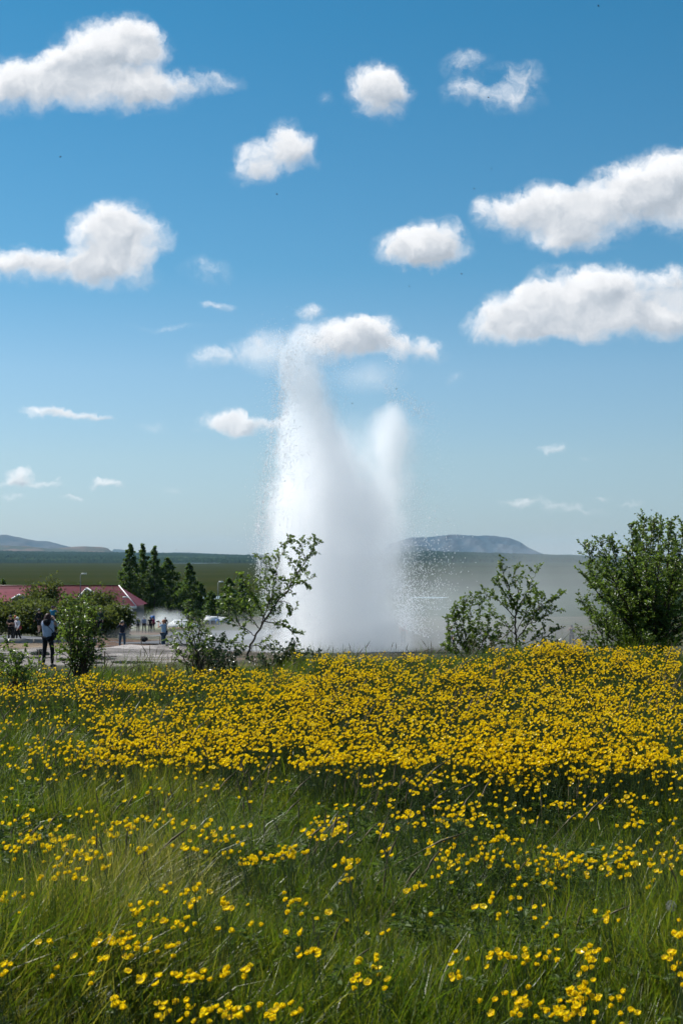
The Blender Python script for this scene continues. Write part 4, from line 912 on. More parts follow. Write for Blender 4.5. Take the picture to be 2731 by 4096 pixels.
def build_grass():
    PT = []; RO = []; SCL = []; VA = []; TO = []
    for (n, y0, y1, wm, mg) in ((2300, 2.6, 7.5, 1.15, 1.0), (2900, 7.5, 13.5, 1.1, 1.3), (2800, 13.5, 20.5, 1.1, 1.8), (1300, 20.5, 27, 1.1, 2.5), (3200, 27, 39, 1.1, 2.5), (1100, 1, 22, 2.2, 4)):
        x, y = meadow_points(n, y0, y1, wm, mg); z = H(x, y); t = tone_at(x, y, z); px, py = proj(x, y, z)
        lean = .20 + .42 * hnoise(x * .9, y * .9, 60) + .25 * np.clip((py - 3400) / 500, 0, 1) * np.clip((1500 - px) / 800, -.2, 1)
        ly = lean + rng.normal(0, .16, n); lx = rng.normal(-.05, .18, n) + .4 * hnoise(x * .8, y * .8, 66); yaw = rng.uniform(0, 6.28, n)
        sc = rng.uniform(.65, 1.2, n) * (1 + .42 * hnoise(x * 1.7, y * 1.7, 61) + .5 * hnoise(x * 5.2, y * 5.2, 63)); sc = np.clip(sc, .55, 1.7); sc *= 1 - .3 * g2(px, py, 2150, 3260, 350, 60)
        # taller bank tussocks
        sc *= 1 + .25 * np.exp(-((y - 17) / 2.0) ** 2)
        v = np.where(t > .42, rng.integers(7, 10, n), rng.integers(0, 8, n))
        PT.append(np.stack([x, y, z], 1)); RO += [eul(a, b, c) for a, b, c in zip(lx, ly, yaw)]; SCL.append(sc); VA.append(v); TO.append(t)
    scatter('grass', tufts, np.concatenate(PT), RO, np.concatenate(SCL), np.concatenate(VA), np.concatenate(TO))
build_grass()
# loose flowering grass stalks and dry stems standing above the sward
def stalks(seed):
    r_ = np.random.default_rng(seed); m = MB()
    for k in range(5):
        a = r_.uniform(0, 6.28); x, y = r_.normal(0, .05, 2); h = r_.uniform(.34, .52); lx = r_.normal(.06, .09)
        p = [(x, y, 0), (x + lx * .4, y, h * .5), (x + lx, y + .01, h * .86), (x + lx * 1.3, y + .01, h)]; m.tube(p, [.0013, .001, .0009, .0006], 3, cap=False)
        m.tube([(x + lx * .93, y + .008, h * .82), (x + lx * 1.1, y + .01, h * .92), (x + lx * 1.35, y + .012, h * 1.03)], [.001, .0045, .001], 4, cap=False)
    return m.mesh('stalks')
stm = mat('seed_stalk', (.12, .095, .05), .7, .3)
n = 420; x, y = meadow_points(n, 5, 20, 1.1, 1.2); z = H(x, y)
n2 = 130; x2 = rng.uniform(-1, 5, n2) ; y2 = rng.uniform(16.3, 18.5, n2); x = np.r_[x, x2]; y = np.r_[y, y2]; z = H(x, y)
scatter('seed_grass', [(stalks(i), stm) for i in range(4)], np.stack([x, y, z], 1), [eul(0, rng.normal(.1, .12), rng.uniform(-.5, .5)) for _ in x], rng.uniform(.7, 1.15, len(x)) * np.where(y > 16.2, .62, 1), rng.integers(0, 4, len(x)), np.zeros(len(x)))
# leafy herbs (cut buttercup leaves) low in the grass, thick in the hollow on the right
def herb(seed):
    r_ = np.random.default_rng(seed); C = []; D = []; S = []
    for k in range(9):
        a = r_.uniform(0, 6.28); q = r_.uniform(.02, .11); h = r_.uniform(.07, .2); c = np.array([math.cos(a) * q, math.sin(a) * q, h])
        for j in range(9):
            b = a + (j - 4) * .42; e = np.array([math.cos(b), math.sin(b), r_.uniform(-.25, .45)]); C.append(c + e * .008 * (j % 3)); D.append(e); S.append(r_.uniform(.018, .038))
    return leaves_mesh('herb', np.array(C), np.array(D), np.array(S), r_.random(len(C)), wide=.2, fold=.08)
HERB = leafmat('herb_leaf', (.036, .066, .010), (.070, .105, .016), (.14, .22, .03), .55, .2, .35, 'tint')
def herbs():
    x, y = meadow_points(8000, 3, 17, 1.1, 1.2); z = H(x, y); px, py = proj(x, y, z + .12)
    w = .32 + .95 * g2(px, py, 2150, 3230, 520, 95) + .6 * g2(px, py, 2400, 3780, 300, 120) + .5 * g2(px, py, 1900, 3700, 300, 120) + .35 * g2(px, py, 1400, 3150, 600, 120)
    k = rng.random(len(x)) < w; x, y, z = x[k], y[k], z[k]; n = len(x)
    scatter('meadow_herbs', [(herb(i), HERB) for i in range(5)], np.stack([x, y, z], 1), [eul(rng.normal(0, .2), rng.normal(.1, .2), rng.uniform(0, 6.28)) for _ in range(n)], rng.uniform(.7, 1.3, n), rng.integers(0, 5, n), np.zeros(n))
herbs()

# ------------------------------------------------------------------ buttercups
def petal_mesh(seed=0, size=.0125):
    """one glossy cupped petal, base at the origin, along +x, face up"""
    V = []; nu, nv = 4, 5
    for i in range(nv):
        t = i / (nv - 1); r_ = size * t; wd = size * .62 * math.sin(math.pi * min(1, .12 + .80 * t) ** .9) + .0006
        for j in range(nu):
            s = -1 + 2 * j / (nu - 1); V.append((r_ - abs(s) ** 2 * size * .10 * t, s * wd, size * (.10 * t + .30 * t * t) + abs(s) ** 2 * size * .12))
    F_ = [(i * nu + j, i * nu + j + 1, (i + 1) * nu + j + 1, (i + 1) * nu + j) for i in range(nv - 1) for j in range(nu - 1)]
    return np.array(V), F_
def ymat():
    def bld(t, b):
        r_ = t.node('ShaderNodeObjectInfo', 'Random'); c = t.mix(r_, (.94, .71, .008), (.92, .60, .006)); t.l.new(c, b.inputs['Base Color'])
        b.inputs['Coat Weight'].default_value = .35; b.inputs['Coat Roughness'].default_value = .12; add_trans(t, b, (1.0, .77, .010), .42)
    return mat('buttercup_petal', (.85, .55, .01), .28, .6, build=bld)
YM = ymat(); YC = mat('flower_centre', (.72, .50, .01), .7, .2); STM = mat('flower_stem', (.045, .075, .018), .5, .4, var=.2, nscale=20)
PV, PF = petal_mesh()
def rotz(a): return np.array([[math.cos(a), -math.sin(a), 0], [math.sin(a), math.cos(a), 0], [0, 0, 1]])
def roty(a): return np.array([[math.cos(a), 0, math.sin(a)], [0, 1, 0], [-math.sin(a), 0, math.cos(a)]])
def rotx(a): return np.array([[1, 0, 0], [0, math.cos(a), -math.sin(a)], [0, math.sin(a), math.cos(a)]])
def flower_proto(seed, tiltx, tilty, cup, size=1.0, stem=.34, buds=1):
    r_ = np.random.default_rng(seed); m = MB(); g_ = MB(); M_ = roty(tilty) @ rotx(tiltx)
    for k in range(5):
        A = rotz(k * 2 * math.pi / 5 + r_.normal(0, .06)) @ roty(-cup * r_.uniform(.75, 1.25)); v = (PV * size * r_.uniform(.92, 1.08)) @ A.T @ M_.T; m.add(v, PF)
    c = MB(); c.ball((0, 0, .0026), (.0034, .0034, .0030), 7, 5); cv = np.concatenate(c.v) @ M_.T
    bx, by = r_.normal(.03, .03), r_.normal(0, .02)
    g_.tube([(0, 0, 0), (bx * .1, by * .1, -.05), (bx * .5, by * .5, -stem * .5), (bx, by, -stem)], [.0009, .0011, .0013, .0017], 4, cap=False)
    for k in range(buds):
        a = r_.uniform(0, 6.28); q = np.array([math.cos(a) * .035 + bx * .2, math.sin(a) * .035, -r_.uniform(.02, .06)]); g_.tube([(bx * .4, by * .4, -.13), tuple(q)], [.0009, .0007], 3, cap=False)
    # small cut leaf on the stem
    me1 = np.concatenate(m.v); f1 = [np.array(f) for f in m.f.values()]
    vs = [me1, cv, np.concatenate(g_.v)]; off = 0; fs = []; mi = []
    for kk, (vv, ff) in enumerate(zip(vs, (m.f, c.f, g_.f))):
        for key, q in ff.items(): fs.append((np.array(q) + off, kk))
        off += len(vv)
    me = mesh_np('buttercup', np.concatenate(vs), [f for f, _ in fs], True); 
    ms = np.concatenate([np.full(len(f), kk, np.int32) for f, kk in fs]); me.polygons.foreach_set('material_index', ms)
    for q in (YM, YC, STM): me.materials.append(q)
    return me
CLU = [  # centre px, py, spread x, spread y, count : foreground clumps, read off the photograph
 (230,3370,140,35,26),(330,3430,130,40,26),(250,3500,120,40,14),(440,3345,60,22,9),(120,3360,60,30,9),(560,3395,40,8,5),(1005,3440,50,25,15),(1150,3420,70,30,18),(1345,3300,50,50,12),(770,3600,55,60,11),(565,3650,55,40,11),
 (480,3790,110,45,27),(925,3630,50,30,6),(700,3790,40,12,3),(780,3915,50,22,8),(690,4040,70,40,12),(920,4050,80,35,13),(1150,4050,80,30,9),(1230,3815,80,16,5),(460,4020,70,15,6),(20,3890,25,30,4),(1160,3600,80,35,6),(1375,3520,25,35,5),
 (1400,3460,50,70,10),(1650,3545,50,25,6),(1545,3410,25,45,4),(1770,3410,80,100,28),(1950,3420,110,90,30),(2200,3470,110,90,36),(2470,3460,150,65,48),(2670,3420,60,60,15),(1985,3650,90,50,8),(2180,3715,35,25,4),(2090,3840,150,40,18),(2340,3840,60,60,14),(2700,3815,30,60,8),
 (2340,4000,60,70,22),(2070,4030,100,50,16),(2240,4060,80,30,12),(2510,4020,80,60,7),(1460,3900,80,70,10),(1810,3910,30,12,3),(2430,3660,40,30,5),(2535,3280,35,25,6),(60,3600,60,60,6),(160,3760,60,30,3),(1560,3720,90,60,4),(240,3900,120,30,3),(1060,3720,200,40,5),(1340,3650,100,30,3),(60,3400,40,25,6)]
FIELD = [ # x0,x1,y0,y1,count : the carpet
 (1950,2731,2590,2700,900),(1250,1950,2630,2720,520),(1150,2731,2700,2900,2300),(1250,2731,2900,3060,1500),(1500,2731,3050,3130,330),(1300,2731,3120,3230,95),(1500,2731,3220,3330,40),
 (600,1250,2680,2760,420),(350,1250,2740,2860,620),(380,1300,2850,2980,700),(250,1000,2960,3060,300),(850,1300,2980,3060,70),(0,380,2690,2790,230),(0,380,2790,2900,70),(120,520,3040,3130,130),(0,260,2900,3200,45),
 (520,1300,3060,3160,60),(520,1300,3160,3300,22),(0,520,3130,3300,26),(300,620,2700,2760,80),(2120,2330,2565,2620,120),(1180,1700,2610,2640,70),(0,260,2650,2700,16),(1300,2100,3200,3320,40),(0,2731,3500,4090,40),
 (1200,2731,3040,3150,420),(1350,2731,3130,3250,230),(500,1300,3050,3190,150),(0,2731,3250,3420,170),(0,520,2980,3120,90),(-900,0,2670,3000,550),(-700,0,2700,4000,260),(2731,3500,2640,4000,700)]
def flower_positions():
    X_ = []; Y_ = []; Hh = []
    for cx, cy_, sx, sy, n in CLU:
        n = int(n * 1.4)
        X_.append(rng.normal(cx, sx * .62, n)); Y_.append(rng.normal(cy_, sy * .62, n)); Hh.append(rng.uniform(.24, .40, n))
    for x0, x1, y0, y1, n in FIELD:
        if y0 < 3000 and x0 >= 0: n = int(n * 2.5)
        # clumped: parents with children
        npar = max(3, n // 5); qx = rng.uniform(x0, x1, npar); qy = rng.uniform(y0, y1, npar); k = rng.integers(0, npar, n)
        sp = 16 + 22 * (y0 - 2600) / 700; X_.append(qx[k] + rng.normal(0, sp, n)); Y_.append(qy[k] + rng.normal(0, sp * .32, n)); Hh.append(rng.uniform(.30, .46, n))
    px = np.concatenate(X_); py = np.concatenate(Y_); h = np.concatenate(Hh); py = np.clip(py, 2560, 4160)
    h = np.where((py > 2600) & (py < 2660), h * .9, h)
    x, y, z, ok = on_ground(px, py, h, 2.2, 18.2, 400)
    nz_ = hnoise(x * 1.5, y * 1.1, 81) + .6 * hnoise(x * 4.2, y * 3.0, 82)
    edge = np.clip((py - 2850) / 250, 0, 1); keep = (py > 3250) | (rng.random(len(px)) < np.clip(.84 - .22 * edge + nz_ * (1.1 + .8 * edge), .12, 1)); ok = ok & keep
    return px[ok], py[ok], x[ok], y[ok], z[ok], h[ok]
fpx, fpy, fx, fy, fz, fh = flower_positions()
inview = (fpx > 5) & (fpx < 2726) & (fpy < 4088)
order = np.argsort(np.where(inview, fy, 99)); near_i = order[:300]; far_i = order[300:]
protos = []
for s in range(12):
    protos.append((flower_proto(s, rng.normal(.0, .26), rng.normal(-.40, .26), rng.uniform(.15, .95), rng.uniform(.85, 1.12), buds=int(rng.integers(0, 3))), YM))
nf = len(far_i)
scatter('buttercup_carpet', protos, np.stack([fx, fy, fz], 1)[far_i], [eul(rng.normal(0, .10), rng.normal(0, .12), rng.uniform(-.5, .5)) for _ in range(nf)], rng.uniform(.66, 1.2, nf) * np.where(fy[far_i] > 9, 1.0, 1.15), rng.integers(0, 12, nf), np.zeros(nf))
petal = mesh_np('petal', PV, np.array(PF), True); petal.materials.append(YM)
cm = MB(); cm.ball((0, 0, .0026), (.0034, .0034, .0030), 8, 6); centre = cm.mesh('flower_centre', True); centre.materials.append(YC)
stems = []
for s in range(8):
    m = MB(); r_ = random.Random(s); bx, by = r_.gauss(.03, .03), r_.gauss(0, .02)
    m.tube([(0, 0, -.0005), (bx * .1, by * .1, -.05), (bx * .5, by * .5, -.17), (bx, by, -.36)], [.0009, .0011, .0014, .0018], 5, cap=False); me = m.mesh('stem', True); me.materials.append(STM); stems.append(me)
def zone(px, py):
    col_ = ['at the left edge', 'far left', 'left', 'left of the middle', 'just left of centre', 'just right of centre', 'right of the middle', 'right', 'far right', 'at the right edge'][min(9, int(px / 273.2))]
    row = 'bottom row' if py > 4010 else 'lowest grass' if py > 3900 else 'low foreground' if py > 3760 else 'mid foreground' if py > 3600 else 'upper foreground'
    return col_, row
SPEC = []
for i in near_i:
    cup = random.uniform(.12, .95); tx, ty = random.gauss(.02, .28), random.gauss(-.40, .26); sc = random.uniform(1.02, 1.38)
    cz, rw = zone(fpx[i], fpy[i]); state = 'wide open' if cup < .38 else 'cupped' if cup < .66 else 'half closed'; face = 'tilted sharply left' if ty < -.5 else 'tilted left' if ty < -.2 else 'facing up'
    SPEC.append([i, cup, tx, ty, sc, '%s buttercup %s, %s, %s' % (state, face, rw, cz)])
same = {}
for q in SPEC: same.setdefault(q[5], []).append(q)
RANK = ['leftmost', 'second', 'third', 'fourth', 'fifth', 'sixth', 'seventh', 'eighth', 'ninth', 'tenth']
for l, qs in same.items():
    if len(qs) > 1:
        qs.sort(key=lambda q: fpx[q[0]])
        for k, q in enumerate(qs): q[5] = l + (', rightmost such' if k == len(qs) - 1 else ', leftmost such' if k == 0 else ', %s from left' % RANK[min(k, 9)])
for (i, cup, tx, ty, sc, lb) in SPEC:
    o = empty('buttercup', (fx[i], fy[i], fz[i]), 0, lb, 'flower', 'buttercups in the foreground grass')
    M0 = Matrix.Rotation(ty, 4, 'Y') @ Matrix.Rotation(tx, 4, 'X')
    for k in range(5):
        q = bpy.data.objects.new('petal', petal); COL.objects.link(q); q.parent = o
        q.matrix_local = M0 @ Matrix.Rotation(k * 1.25664 + random.gauss(0, .07), 4, 'Z') @ Matrix.Rotation(-cup * random.uniform(.75, 1.25), 4, 'Y') @ Matrix.Scale(sc * random.uniform(.93, 1.07), 4)
    q = bpy.data.objects.new('flower_centre', centre); COL.objects.link(q); q.parent = o; q.matrix_local = M0
    q = bpy.data.objects.new('stem', random.choice(stems)); COL.objects.link(q); q.parent = o; q.rotation_euler = (0, 0, random.uniform(-.6, .6))
# dandelion clock at the right edge
x, y, z, ok = on_ground(2682, 3625, .3); o = empty('dandelion_clock', (x[0], y[0], z[0]), 0, 'round grey dandelion seed head at the right edge among the grass', 'flower')
m = MB(); m.tube([(0, 0, 0), (.01, 0, -.15), (.03, 0, -.32)], [.0015, .002, .0025], 5); m.build('stem', STM, o)
m = MB(); m.ball((0, 0, 0), .004, 8, 6); m.build('seed_base', mat('seed_brown', (.1, .08, .06), .9), o)
m = MB()
for k in range(110):
    v = Vector((random.gauss(0, 1), random.gauss(0, 1), random.gauss(.1, 1))).normalized(); m.tube([v * .004, v * .018], [.0003, .0002], 3, cap=False)
    e = v.orthogonal().normalized(); f = v.cross(e)
    for a in range(5):
        w = e * math.cos(a * 1.2566) + f * math.sin(a * 1.2566); m.tube([v * .018, v * .0205 + w * .005], [.0003, .0002], 3, cap=False)
m.build('seed_ball', mat('seed_grey', (.30, .30, .29), .8), o)

# ------------------------------------------------------------------ people
def cloth(name, col, rough=.85): return mat('cloth_' + name, col, rough, .2, var=.15, nscale=9)
SKIN = mat('skin', (.50, .28, .19), .55, .35)
def skin_mesh(name, joints, edges, rad, material, parent, sub=1, root=0):
    me = bpy.data.meshes.new(name); me.from_pydata([tuple(j) for j in joints], edges, []); me.update(); me.materials.append(material)
    o = bpy.data.objects.new(name, me); COL.objects.link(o); o.parent = parent
    md = o.modifiers.new('skin', 'SKIN'); md.use_smooth_shade = True
    for i, r_ in enumerate(rad):
        s = me.skin_vertices[0].data[i]; s.radius = r_ if hasattr(r_, '__len__') else (r_, r_); s.use_root = (i == root)
    if sub: sb = o.modifiers.new('sub', 'SUBSURF'); sb.levels = sub; sb.render_levels = sub
    return o
def short_of(l): return ' '.join(l.split(',')[0].replace(' taking a photo', '').split()[:9])
def person(px, pfeet, d, height, label, pose='stand', face=0, top=('grey', (.2, .2, .2)), legs=('navy', (.02, .02, .03)), hair=(.05, .03, .02), hairlong=False, long_coat=False,
           hat=None, bag=None, shorts=False, sunglasses=False, group=None, short_sleeve=False, zoff=None, extras=None, cat='person'):
    p = P(px, pfeet, d); gz = p.z if zoff is None else zoff; root = empty('person', (p.x, d, gz), face, label, cat, group); s = height / 1.7
    stride = {'walk': .26, 'stand': .04, 'photo': .03, 'cross': .02}[pose]; wl = .13 if pose == 'photo' else .10
    V = lambda *a: Vector(a) * s
    # leg joints; the figure faces +y
    J = dict(pel=V(0, 0, .95), waist=V(0, .0, 1.06), chest=V(0, 0, 1.27), neck=V(0, .0, 1.45), head=V(0, .015, 1.55), crown=V(0, .0, 1.66))
    for sd, sg in (('l', -1), ('r', 1)):
        st = stride * sg; J['hip' + sd] = V(.09 * sg, 0, .90); J['kn' + sd] = V(wl * sg, st * .5 + .03, .50); J['an' + sd] = V(wl * 1.05 * sg, st - .02, .09); J['to' + sd] = V(wl * 1.2 * sg, st + .15, .035)
        J['sh' + sd] = V(.17 * sg, 0, 1.41)
        if pose == 'photo': J['el' + sd] = V(.27 * sg, .17, 1.27); J['wr' + sd] = V(.09 * sg, .26, 1.50)
        elif pose == 'cross': J['el' + sd] = V(.24 * sg, .02, 1.14); J['wr' + sd] = V(-.04 * sg, .20, 1.17 + .03 * sg)
        else: J['el' + sd] = V(.235 * sg, -.02 - st * .3, 1.14); J['wr' + sd] = V(.25 * sg, .08 - st * .7, .90)
    def hand(wr, el):
        q = (wr - el).normalized(); up = Vector((0, 0, 1)) if abs(q.z) < .8 else Vector((0, 1, 0)); sd_ = q.cross(up).normalized(); palm = wr + q * .075 * s; vs = [palm]; ed = []
        fl = [.065, .075, .07, .055]
        out = []
        for k in range(4):
            b = palm + sd_ * (k - 1.5) * .018 * s + q * .012 * s; e = b + (q * .85 + up * -.3).normalized() * fl[k] * s; out.append((b, e))
        th = wr + q * .03 * s + sd_ * -.03 * s; out.append((th, th + (q * .7 - sd_ * .6).normalized() * .05 * s)); return palm, out
    # body: one continuous mesh
    names = ['pel', 'waist', 'chest', 'neck', 'head', 'crown', 'hipl', 'knl', 'anl', 'tol', 'hipr', 'knr', 'anr', 'tor', 'shl', 'ell', 'wrl', 'shr', 'elr', 'wrr']
    R0 = dict(pel=(.13, .10), waist=(.12, .09), chest=(.14, .10), neck=(.052, .052), head=(.078, .092), crown=(.06, .07), hipl=.085, knl=.055, anl=.036, tol=.03, hipr=.085, knr=.055, anr=.036, tor=.03, shl=.052, ell=.038, wrl=.026, shr=.052, elr=.038, wrr=.026)
    jj = [J[n] for n in names]; ix = {n: i for i, n in enumerate(names)}; rad = [tuple(np.atleast_1d(R0[n]) * s) if not isinstance(R0[n], tuple) else (R0[n][0] * s, R0[n][1] * s) for n in names]
    rad = [r_ if len(r_) == 2 else (r_[0], r_[0]) for r_ in rad]
    E = [('pel', 'waist'), ('waist', 'chest'), ('chest', 'neck'), ('neck', 'head'), ('head', 'crown'), ('pel', 'hipl'), ('hipl', 'knl'), ('knl', 'anl'), ('anl', 'tol'), ('pel', 'hipr'), ('hipr', 'knr'), ('knr', 'anr'), ('anr', 'tor'), ('chest', 'shl'), ('shl', 'ell'), ('ell', 'wrl'), ('chest', 'shr'), ('shr', 'elr'), ('elr', 'wrr')]
    ed = [(ix[a], ix[b]) for a, b in E]
    for sd in 'lr':
        palm, fg = hand(J['wr' + sd], J['el' + sd]); jj.append(palm); rad.append((.028 * s, .016 * s)); pi = len(jj) - 1; ed.append((ix['wr' + sd], pi))
        for b, e in fg:
            jj += [b, e]; rad += [(.010 * s, .010 * s), (.007 * s, .007 * s)]; ed += [(pi, len(jj) - 2), (len(jj) - 2, len(jj) - 1)]
    skin_mesh('body', jj, ed, rad, SKIN, root)
    # nose and ears
    m = MB(); h = J['head']; m.ball(tuple(h + V(0, .095, .0)), (.012 * s, .02 * s, .02 * s), 6, 5); m.build('nose', SKIN, root, True)
    m = MB(); m.ball(tuple(h + V(-.082, 0, .0)), (.012 * s, .02 * s, .03 * s), 6, 5); m.build('ear', SKIN, root, True)
    m = MB(); m.ball(tuple(h + V(.082, 0, .0)), (.012 * s, .02 * s, .03 * s), 6, 5); m.build('ear', SKIN, root, True)
    # top garment
    tm = cloth(*top); k = 1.0 if long_coat else .96
    tj = [J['pel'] + V(0, 0, -.14 if long_coat else -.02), J['waist'], J['chest'], J['neck'] + V(0, 0, -.03), J['shl'], J['shr']]; tr = [(.215, .15) if long_coat else (.165, .125), (.185 if long_coat else .15, .125), (.195 if long_coat else .165, .13), (.08, .075), (.085 if long_coat else .07,) * 2, (.085 if long_coat else .07,) * 2]
    te = [(0, 1), (1, 2), (2, 3), (2, 4), (2, 5)]
    for a, (sd, par) in enumerate((('l', 4), ('r', 5))):
        e_ = J['el' + sd] if not short_sleeve else J['sh' + sd].lerp(J['el' + sd], .7); tj.append(e_); tr.append((.06,) * 2 if long_coat else (.052,) * 2); te.append((par, len(tj) - 1))
        if not short_sleeve: tj.append(J['el' + sd].lerp(J['wr' + sd], .9)); tr.append((.042,) * 2); te.append((len(tj) - 2, len(tj) - 1))
    skin_mesh('jacket' if long_coat else 'shirt', tj, te, [(a * s, b * s) for a, b in tr], tm, root, root=2)
    lm = cloth(*legs); tj = [J['pel'] + V(0, 0, .03)]; tr = [(.15, .115)]; te = []
    for sd in 'lr':
        q = len(tj); tj += [J['hip' + sd], J['kn' + sd]]; tr += [(.095, .1), (.07, .072)]; te += [(0, q), (q, q + 1)]
        if not shorts: tj.append(J['an' + sd] + V(0, 0, .01)); tr.append((.056, .058)); te.append((q + 1, q + 2))
    skin_mesh('shorts' if shorts else 'trousers', tj, te, [(a * s, b * s) for a, b in tr], lm, root)
    for sd in 'lr':
        m = MB(); a = J['an' + sd]; b = J['to' + sd]; m.tube([tuple(a + V(0, -.06, -.045)), tuple(a.lerp(b, .5) + V(0, 0, -.02)), tuple(b + V(0, .05, 0))], [.042 * s, .048 * s, .03 * s], 8); m.build('shoe', cloth('shoe', (.05, .05, .05)), root, True)
    # hair
    hm = mat('hair_%02d%02d%02d' % tuple(int(c_ * 99) for c_ in hair), hair, .6, .3, var=.3, nscale=25); m = MB(); m.ball(tuple(h + V(0, -.025, .045)), (.098 * s, .112 * s, .098 * s), 12, 9, .03)
    if hairlong:
        m.ball(tuple(h + V(0, -.07, -.04)), (.12 * s, .075 * s, .15 * s), 12, 9, .04); m.ball(tuple(h + V(0, -.09, -.15)), (.125 * s, .06 * s, .12 * s), 12, 9, .05)
    m.build('hair', hm, root, True)
    if hat: m = MB(); m.ball(tuple(h + V(0, -.01, .085)), (.105 * s, .118 * s, .07 * s), 12, 8); m.tube([tuple(h + V(0, .06, .07)), tuple(h + V(0, .19, .05))], [.085 * s, .06 * s], 8); m.build('cap', cloth(*hat), root, True)
    if sunglasses: m = MB(); m.box(tuple(h + V(-.07, .07, .0)), tuple(h + V(.07, .1, .035))); m.build('sunglasses', glass, root)
    if pose == 'photo':
        m = MB(); c_ = (J['wrl'] + J['wrr']) / 2 + V(0, .06, .07); m.box(tuple(c_ + V(-.07, -.02, -.045)), tuple(c_ + V(.07, .03, .045))); m.tube([tuple(c_ + V(0, .03, 0)), tuple(c_ + V(0, .12, 0))], .035 * s, 10); o = m.build('camera', dark); 
        o.location = root.matrix_basis @ Vector((0, 0, 0)); o.rotation_euler = (0, 0, face); tag(o, 'black camera held up by the ' + short_of(label), 'camera')
    if bag:
        bc, side = bag; m = MB(); m.box(tuple(V(.17 * side, -.1, .86)), tuple(V(.29 * side, .12, 1.08))); 
        b = m.build('shoulder_bag', cloth(*bc)); b.location = root.location; b.rotation_euler = (0, 0, face)
        m = MB(); m.tube([tuple(V(.2 * side, 0, 1.08)), tuple(V(.17 * side, -.15, 1.2)), tuple(V(.02 * side, -.17, 1.33)), tuple(V(-.13 * side, -.08, 1.47)), tuple(V(-.10 * side, .1, 1.40)), tuple(V(.1 * side, .16, 1.2)), tuple(V(.2 * side, .08, 1.08))], .011 * s, 5); m.build('strap', cloth(*bc), b)
        tag(b, bc[0] + ' shoulder bag carried by the ' + short_of(label), 'bag')
    if extras: extras(root, J, s, V)
    return root
def hood(root, J, s, V):
    m = MB(); m.ball(tuple(J['neck'] + V(0, -.09, -.02)), (.135 * s, .09 * s, .10 * s), 12, 8, .03); m.build('hood', cloth('black', (.012, .012, .014)), root, True)
BLK = ('black', (.014, .014, .016)); NAV = ('navy', (.014, .018, .03)); JEAN = ('jeans', (.035, .06, .095))
person(193, 2668, 43.6, 1.65, 'woman in pale lilac-grey jacket with long dark hair, seen from behind taking a photo', 'photo', -.25, ('pale_lilac', (.40, .44, .56)), BLK, (.045, .014, .012), True, True, bag=(BLK, 1), extras=hood)
person(43, 2566, 91.5, 1.70, 'woman in black with crossed arms and blonde hair under a cap, left edge', 'cross', math.pi + .4, BLK, BLK, (.30, .20, .10), True, hat=NAV, short_sleeve=True)
person(70, 2568, 91, 1.62, 'white-haired woman in white top and sunglasses, walking on the path', 'walk', math.pi - .5, ('white', (.66, .62, .66)), BLK, (.72, .72, .70), sunglasses=True, bag=(('red', (.25, .05, .05)), -1))
person(62, 2562, 94, 1.66, 'orange-haired person hidden behind the white-haired woman', 'stand', math.pi, ('wine', (.12, .03, .05)), BLK, (.50, .10, .03))
person(158, 2532, 97.5, 1.66, 'person in dark jacket and grey cap left of the pale-jacket woman\'s head', 'walk', .5, BLK, ('shorts_black', (.02, .02, .02)), (.1, .08, .06), hat=('grey', (.22, .24, .2)), shorts=True)
person(212, 2530, 93, 1.74, 'person in teal shirt and dark cap right of the pale-jacket woman\'s head', 'photo', -.3, ('teal', (.02, .16, .27)), BLK, (.05, .03, .03), hat=('plum', (.05, .03, .06)), short_sleeve=True)
person(402, 2533, 100, 1.74, 'man in dark green top standing in the shade of the bushes', 'stand', 2.8, ('dark_green', (.03, .05, .035)), BLK, (.09, .06, .04))
person(490, 2600, 81, 1.70, 'man in dark checked shirt and jeans facing us with camera raised', 'photo', math.pi, NAV, JEAN, (.22, .20, .18), short_sleeve=False)
person(655, 2603, 79, 1.74, 'man with reddish hair and pale blue shirt photographing towards the left', 'photo', 1.2, ('pale_blue', (.24, .36, .50)), JEAN, (.28, .11, .05), bag=(BLK, 1), short_sleeve=True)
person(505, 2531, 160, 1.75, 'brown-haired person in dusky pink half hidden in ground steam', 'stand', .3, ('dusky', (.22, .13, .11)), BLK, (.10, .05, .03), True)
person(519, 2531, 158, 1.25, 'child in pink walking beside the person in the steam', 'walk', .2, ('pink', (.42, .22, .20)), ('brown', (.12, .07, .06)), (.12, .06, .04))
person(553, 2531, 156, 1.68, 'person with grey hair and grey jacket, leftmost of the walking row', 'stand', .1, ('slate', (.08, .11, .12)), BLK, (.35, .34, .32))
person(577, 2531, 157, 1.80, 'white-haired man in light blue shirt in the walking row', 'walk', -.1, ('light_blue', (.26, .32, .46)), BLK, (.55, .53, .50))
person(601, 2532, 156, 1.76, 'man in black T-shirt in the walking row', 'stand', .1, BLK, NAV, (.05, .04, .03), short_sleeve=True)
person(612, 2526, 164, 1.68, 'person in black and pink behind the man in black', 'walk', -.2, ('magenta', (.35, .03, .10)), BLK, (.02, .02, .02), bag=(BLK, 1))
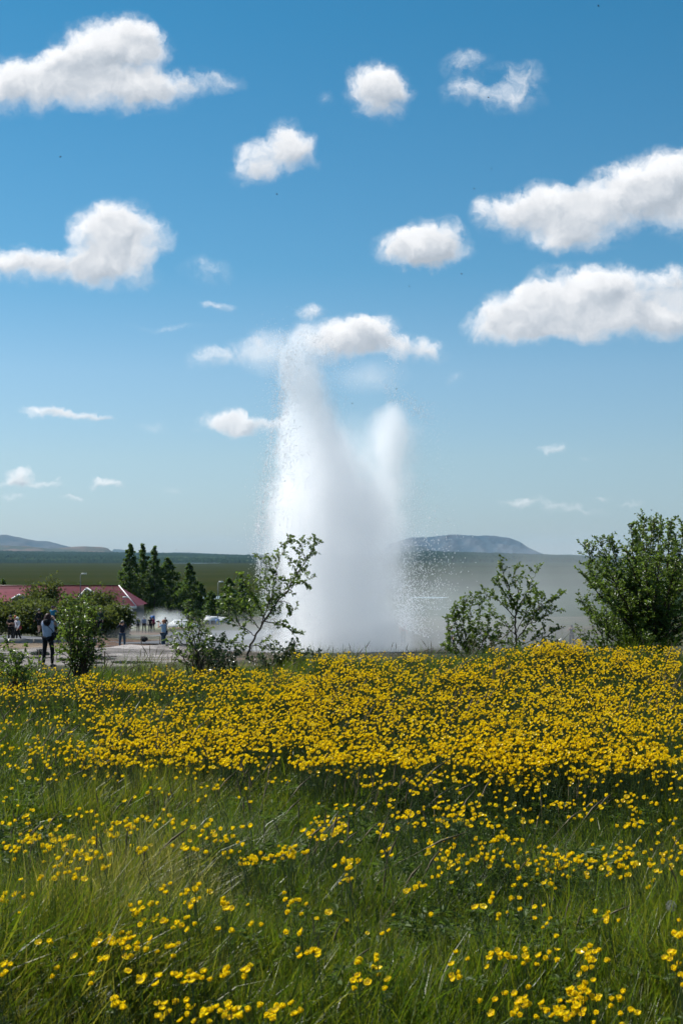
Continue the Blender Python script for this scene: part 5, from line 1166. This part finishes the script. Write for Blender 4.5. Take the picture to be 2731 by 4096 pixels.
person(662, 2527, 162, 1.66, 'person in dark top behind the photographing man\'s head', 'stand', .2, BLK, BLK, (.10, .045, .03))
person(2285, 2588, 112, 1.75, 'person holding a camera up, faint in the steam on the right', 'photo', math.pi - .2, ('mauve_dark', (.06, .045, .07)), BLK, (.03, .02, .02), short_sleeve=True)
person(1806, 2605, 92, 1.68, 'person in white almost hidden by the bush at the spray\'s edge', 'walk', 2.6, ('white', (.66, .62, .66)), BLK, (.2, .15, .1))
person(1612, 2578, 104, 1.70, 'person in red seen through the falling spray', 'stand', math.pi, ('red', (.45, .05, .05)), BLK, (.2, .12, .08))

# ------------------------------------------------------------------ small flies in the air
for i, (px, py, d, lb) in enumerate([(2391, 24, 5, 'near the top right corner'), (243, 628, 5.5, 'in open sky left below the top cloud'), (1108, 777, 6, 'below the small cloud left of centre'), (1845, 1096, 6.5, 'between the two right-hand clouds'), (2604, 2041, 7, 'just above the big right-hand birch'),
        (1895, 755, 7, 'in the blue right of centre'), (1965, 676, 8, 'above the long right cloud'), (1952, 390, 7, 'on the thin wispy cloud'), (1636, 1146, 8, 'under the small flat-based cloud'), (705, 2199, 12, 'above the far forest beside the tall trees'), (1409, 1614, 8, 'between the two geyser plumes'), (1585, 1556, 8, 'above the right geyser plume')]):
    m = MB(); m.ball((0, 0, 0), (.0035, .0016, .0016), 8, 6); m.ball((.0038, 0, .0003), (.0013, .0013, .0013), 6, 5); o = m.build('fly', mat('fly_black', (.015, .013, .012), .5), None, True, P(px, py, d), (.2, random.uniform(-.6, .4), random.uniform(-.6, .6)))
    w = MB(); w.add([(0, 0, .001), (-.0035, .002, .003), (-.002, .005, .004), (.001, .003, .003)], [(0, 1, 2, 3)]); w.build('wing', mat('fly_wing', (.12, .12, .12), .3), o)
    w = MB(); w.add([(0, 0, .001), (.001, -.003, .003), (-.002, -.005, .004), (-.0035, -.002, .003)], [(0, 1, 2, 3)]); w.build('wing', mat('fly_wing', (.12, .12, .12), .3), o)
    tag(o, 'tiny dark fly in the air ' + lb, 'fly', 'flies in the air')
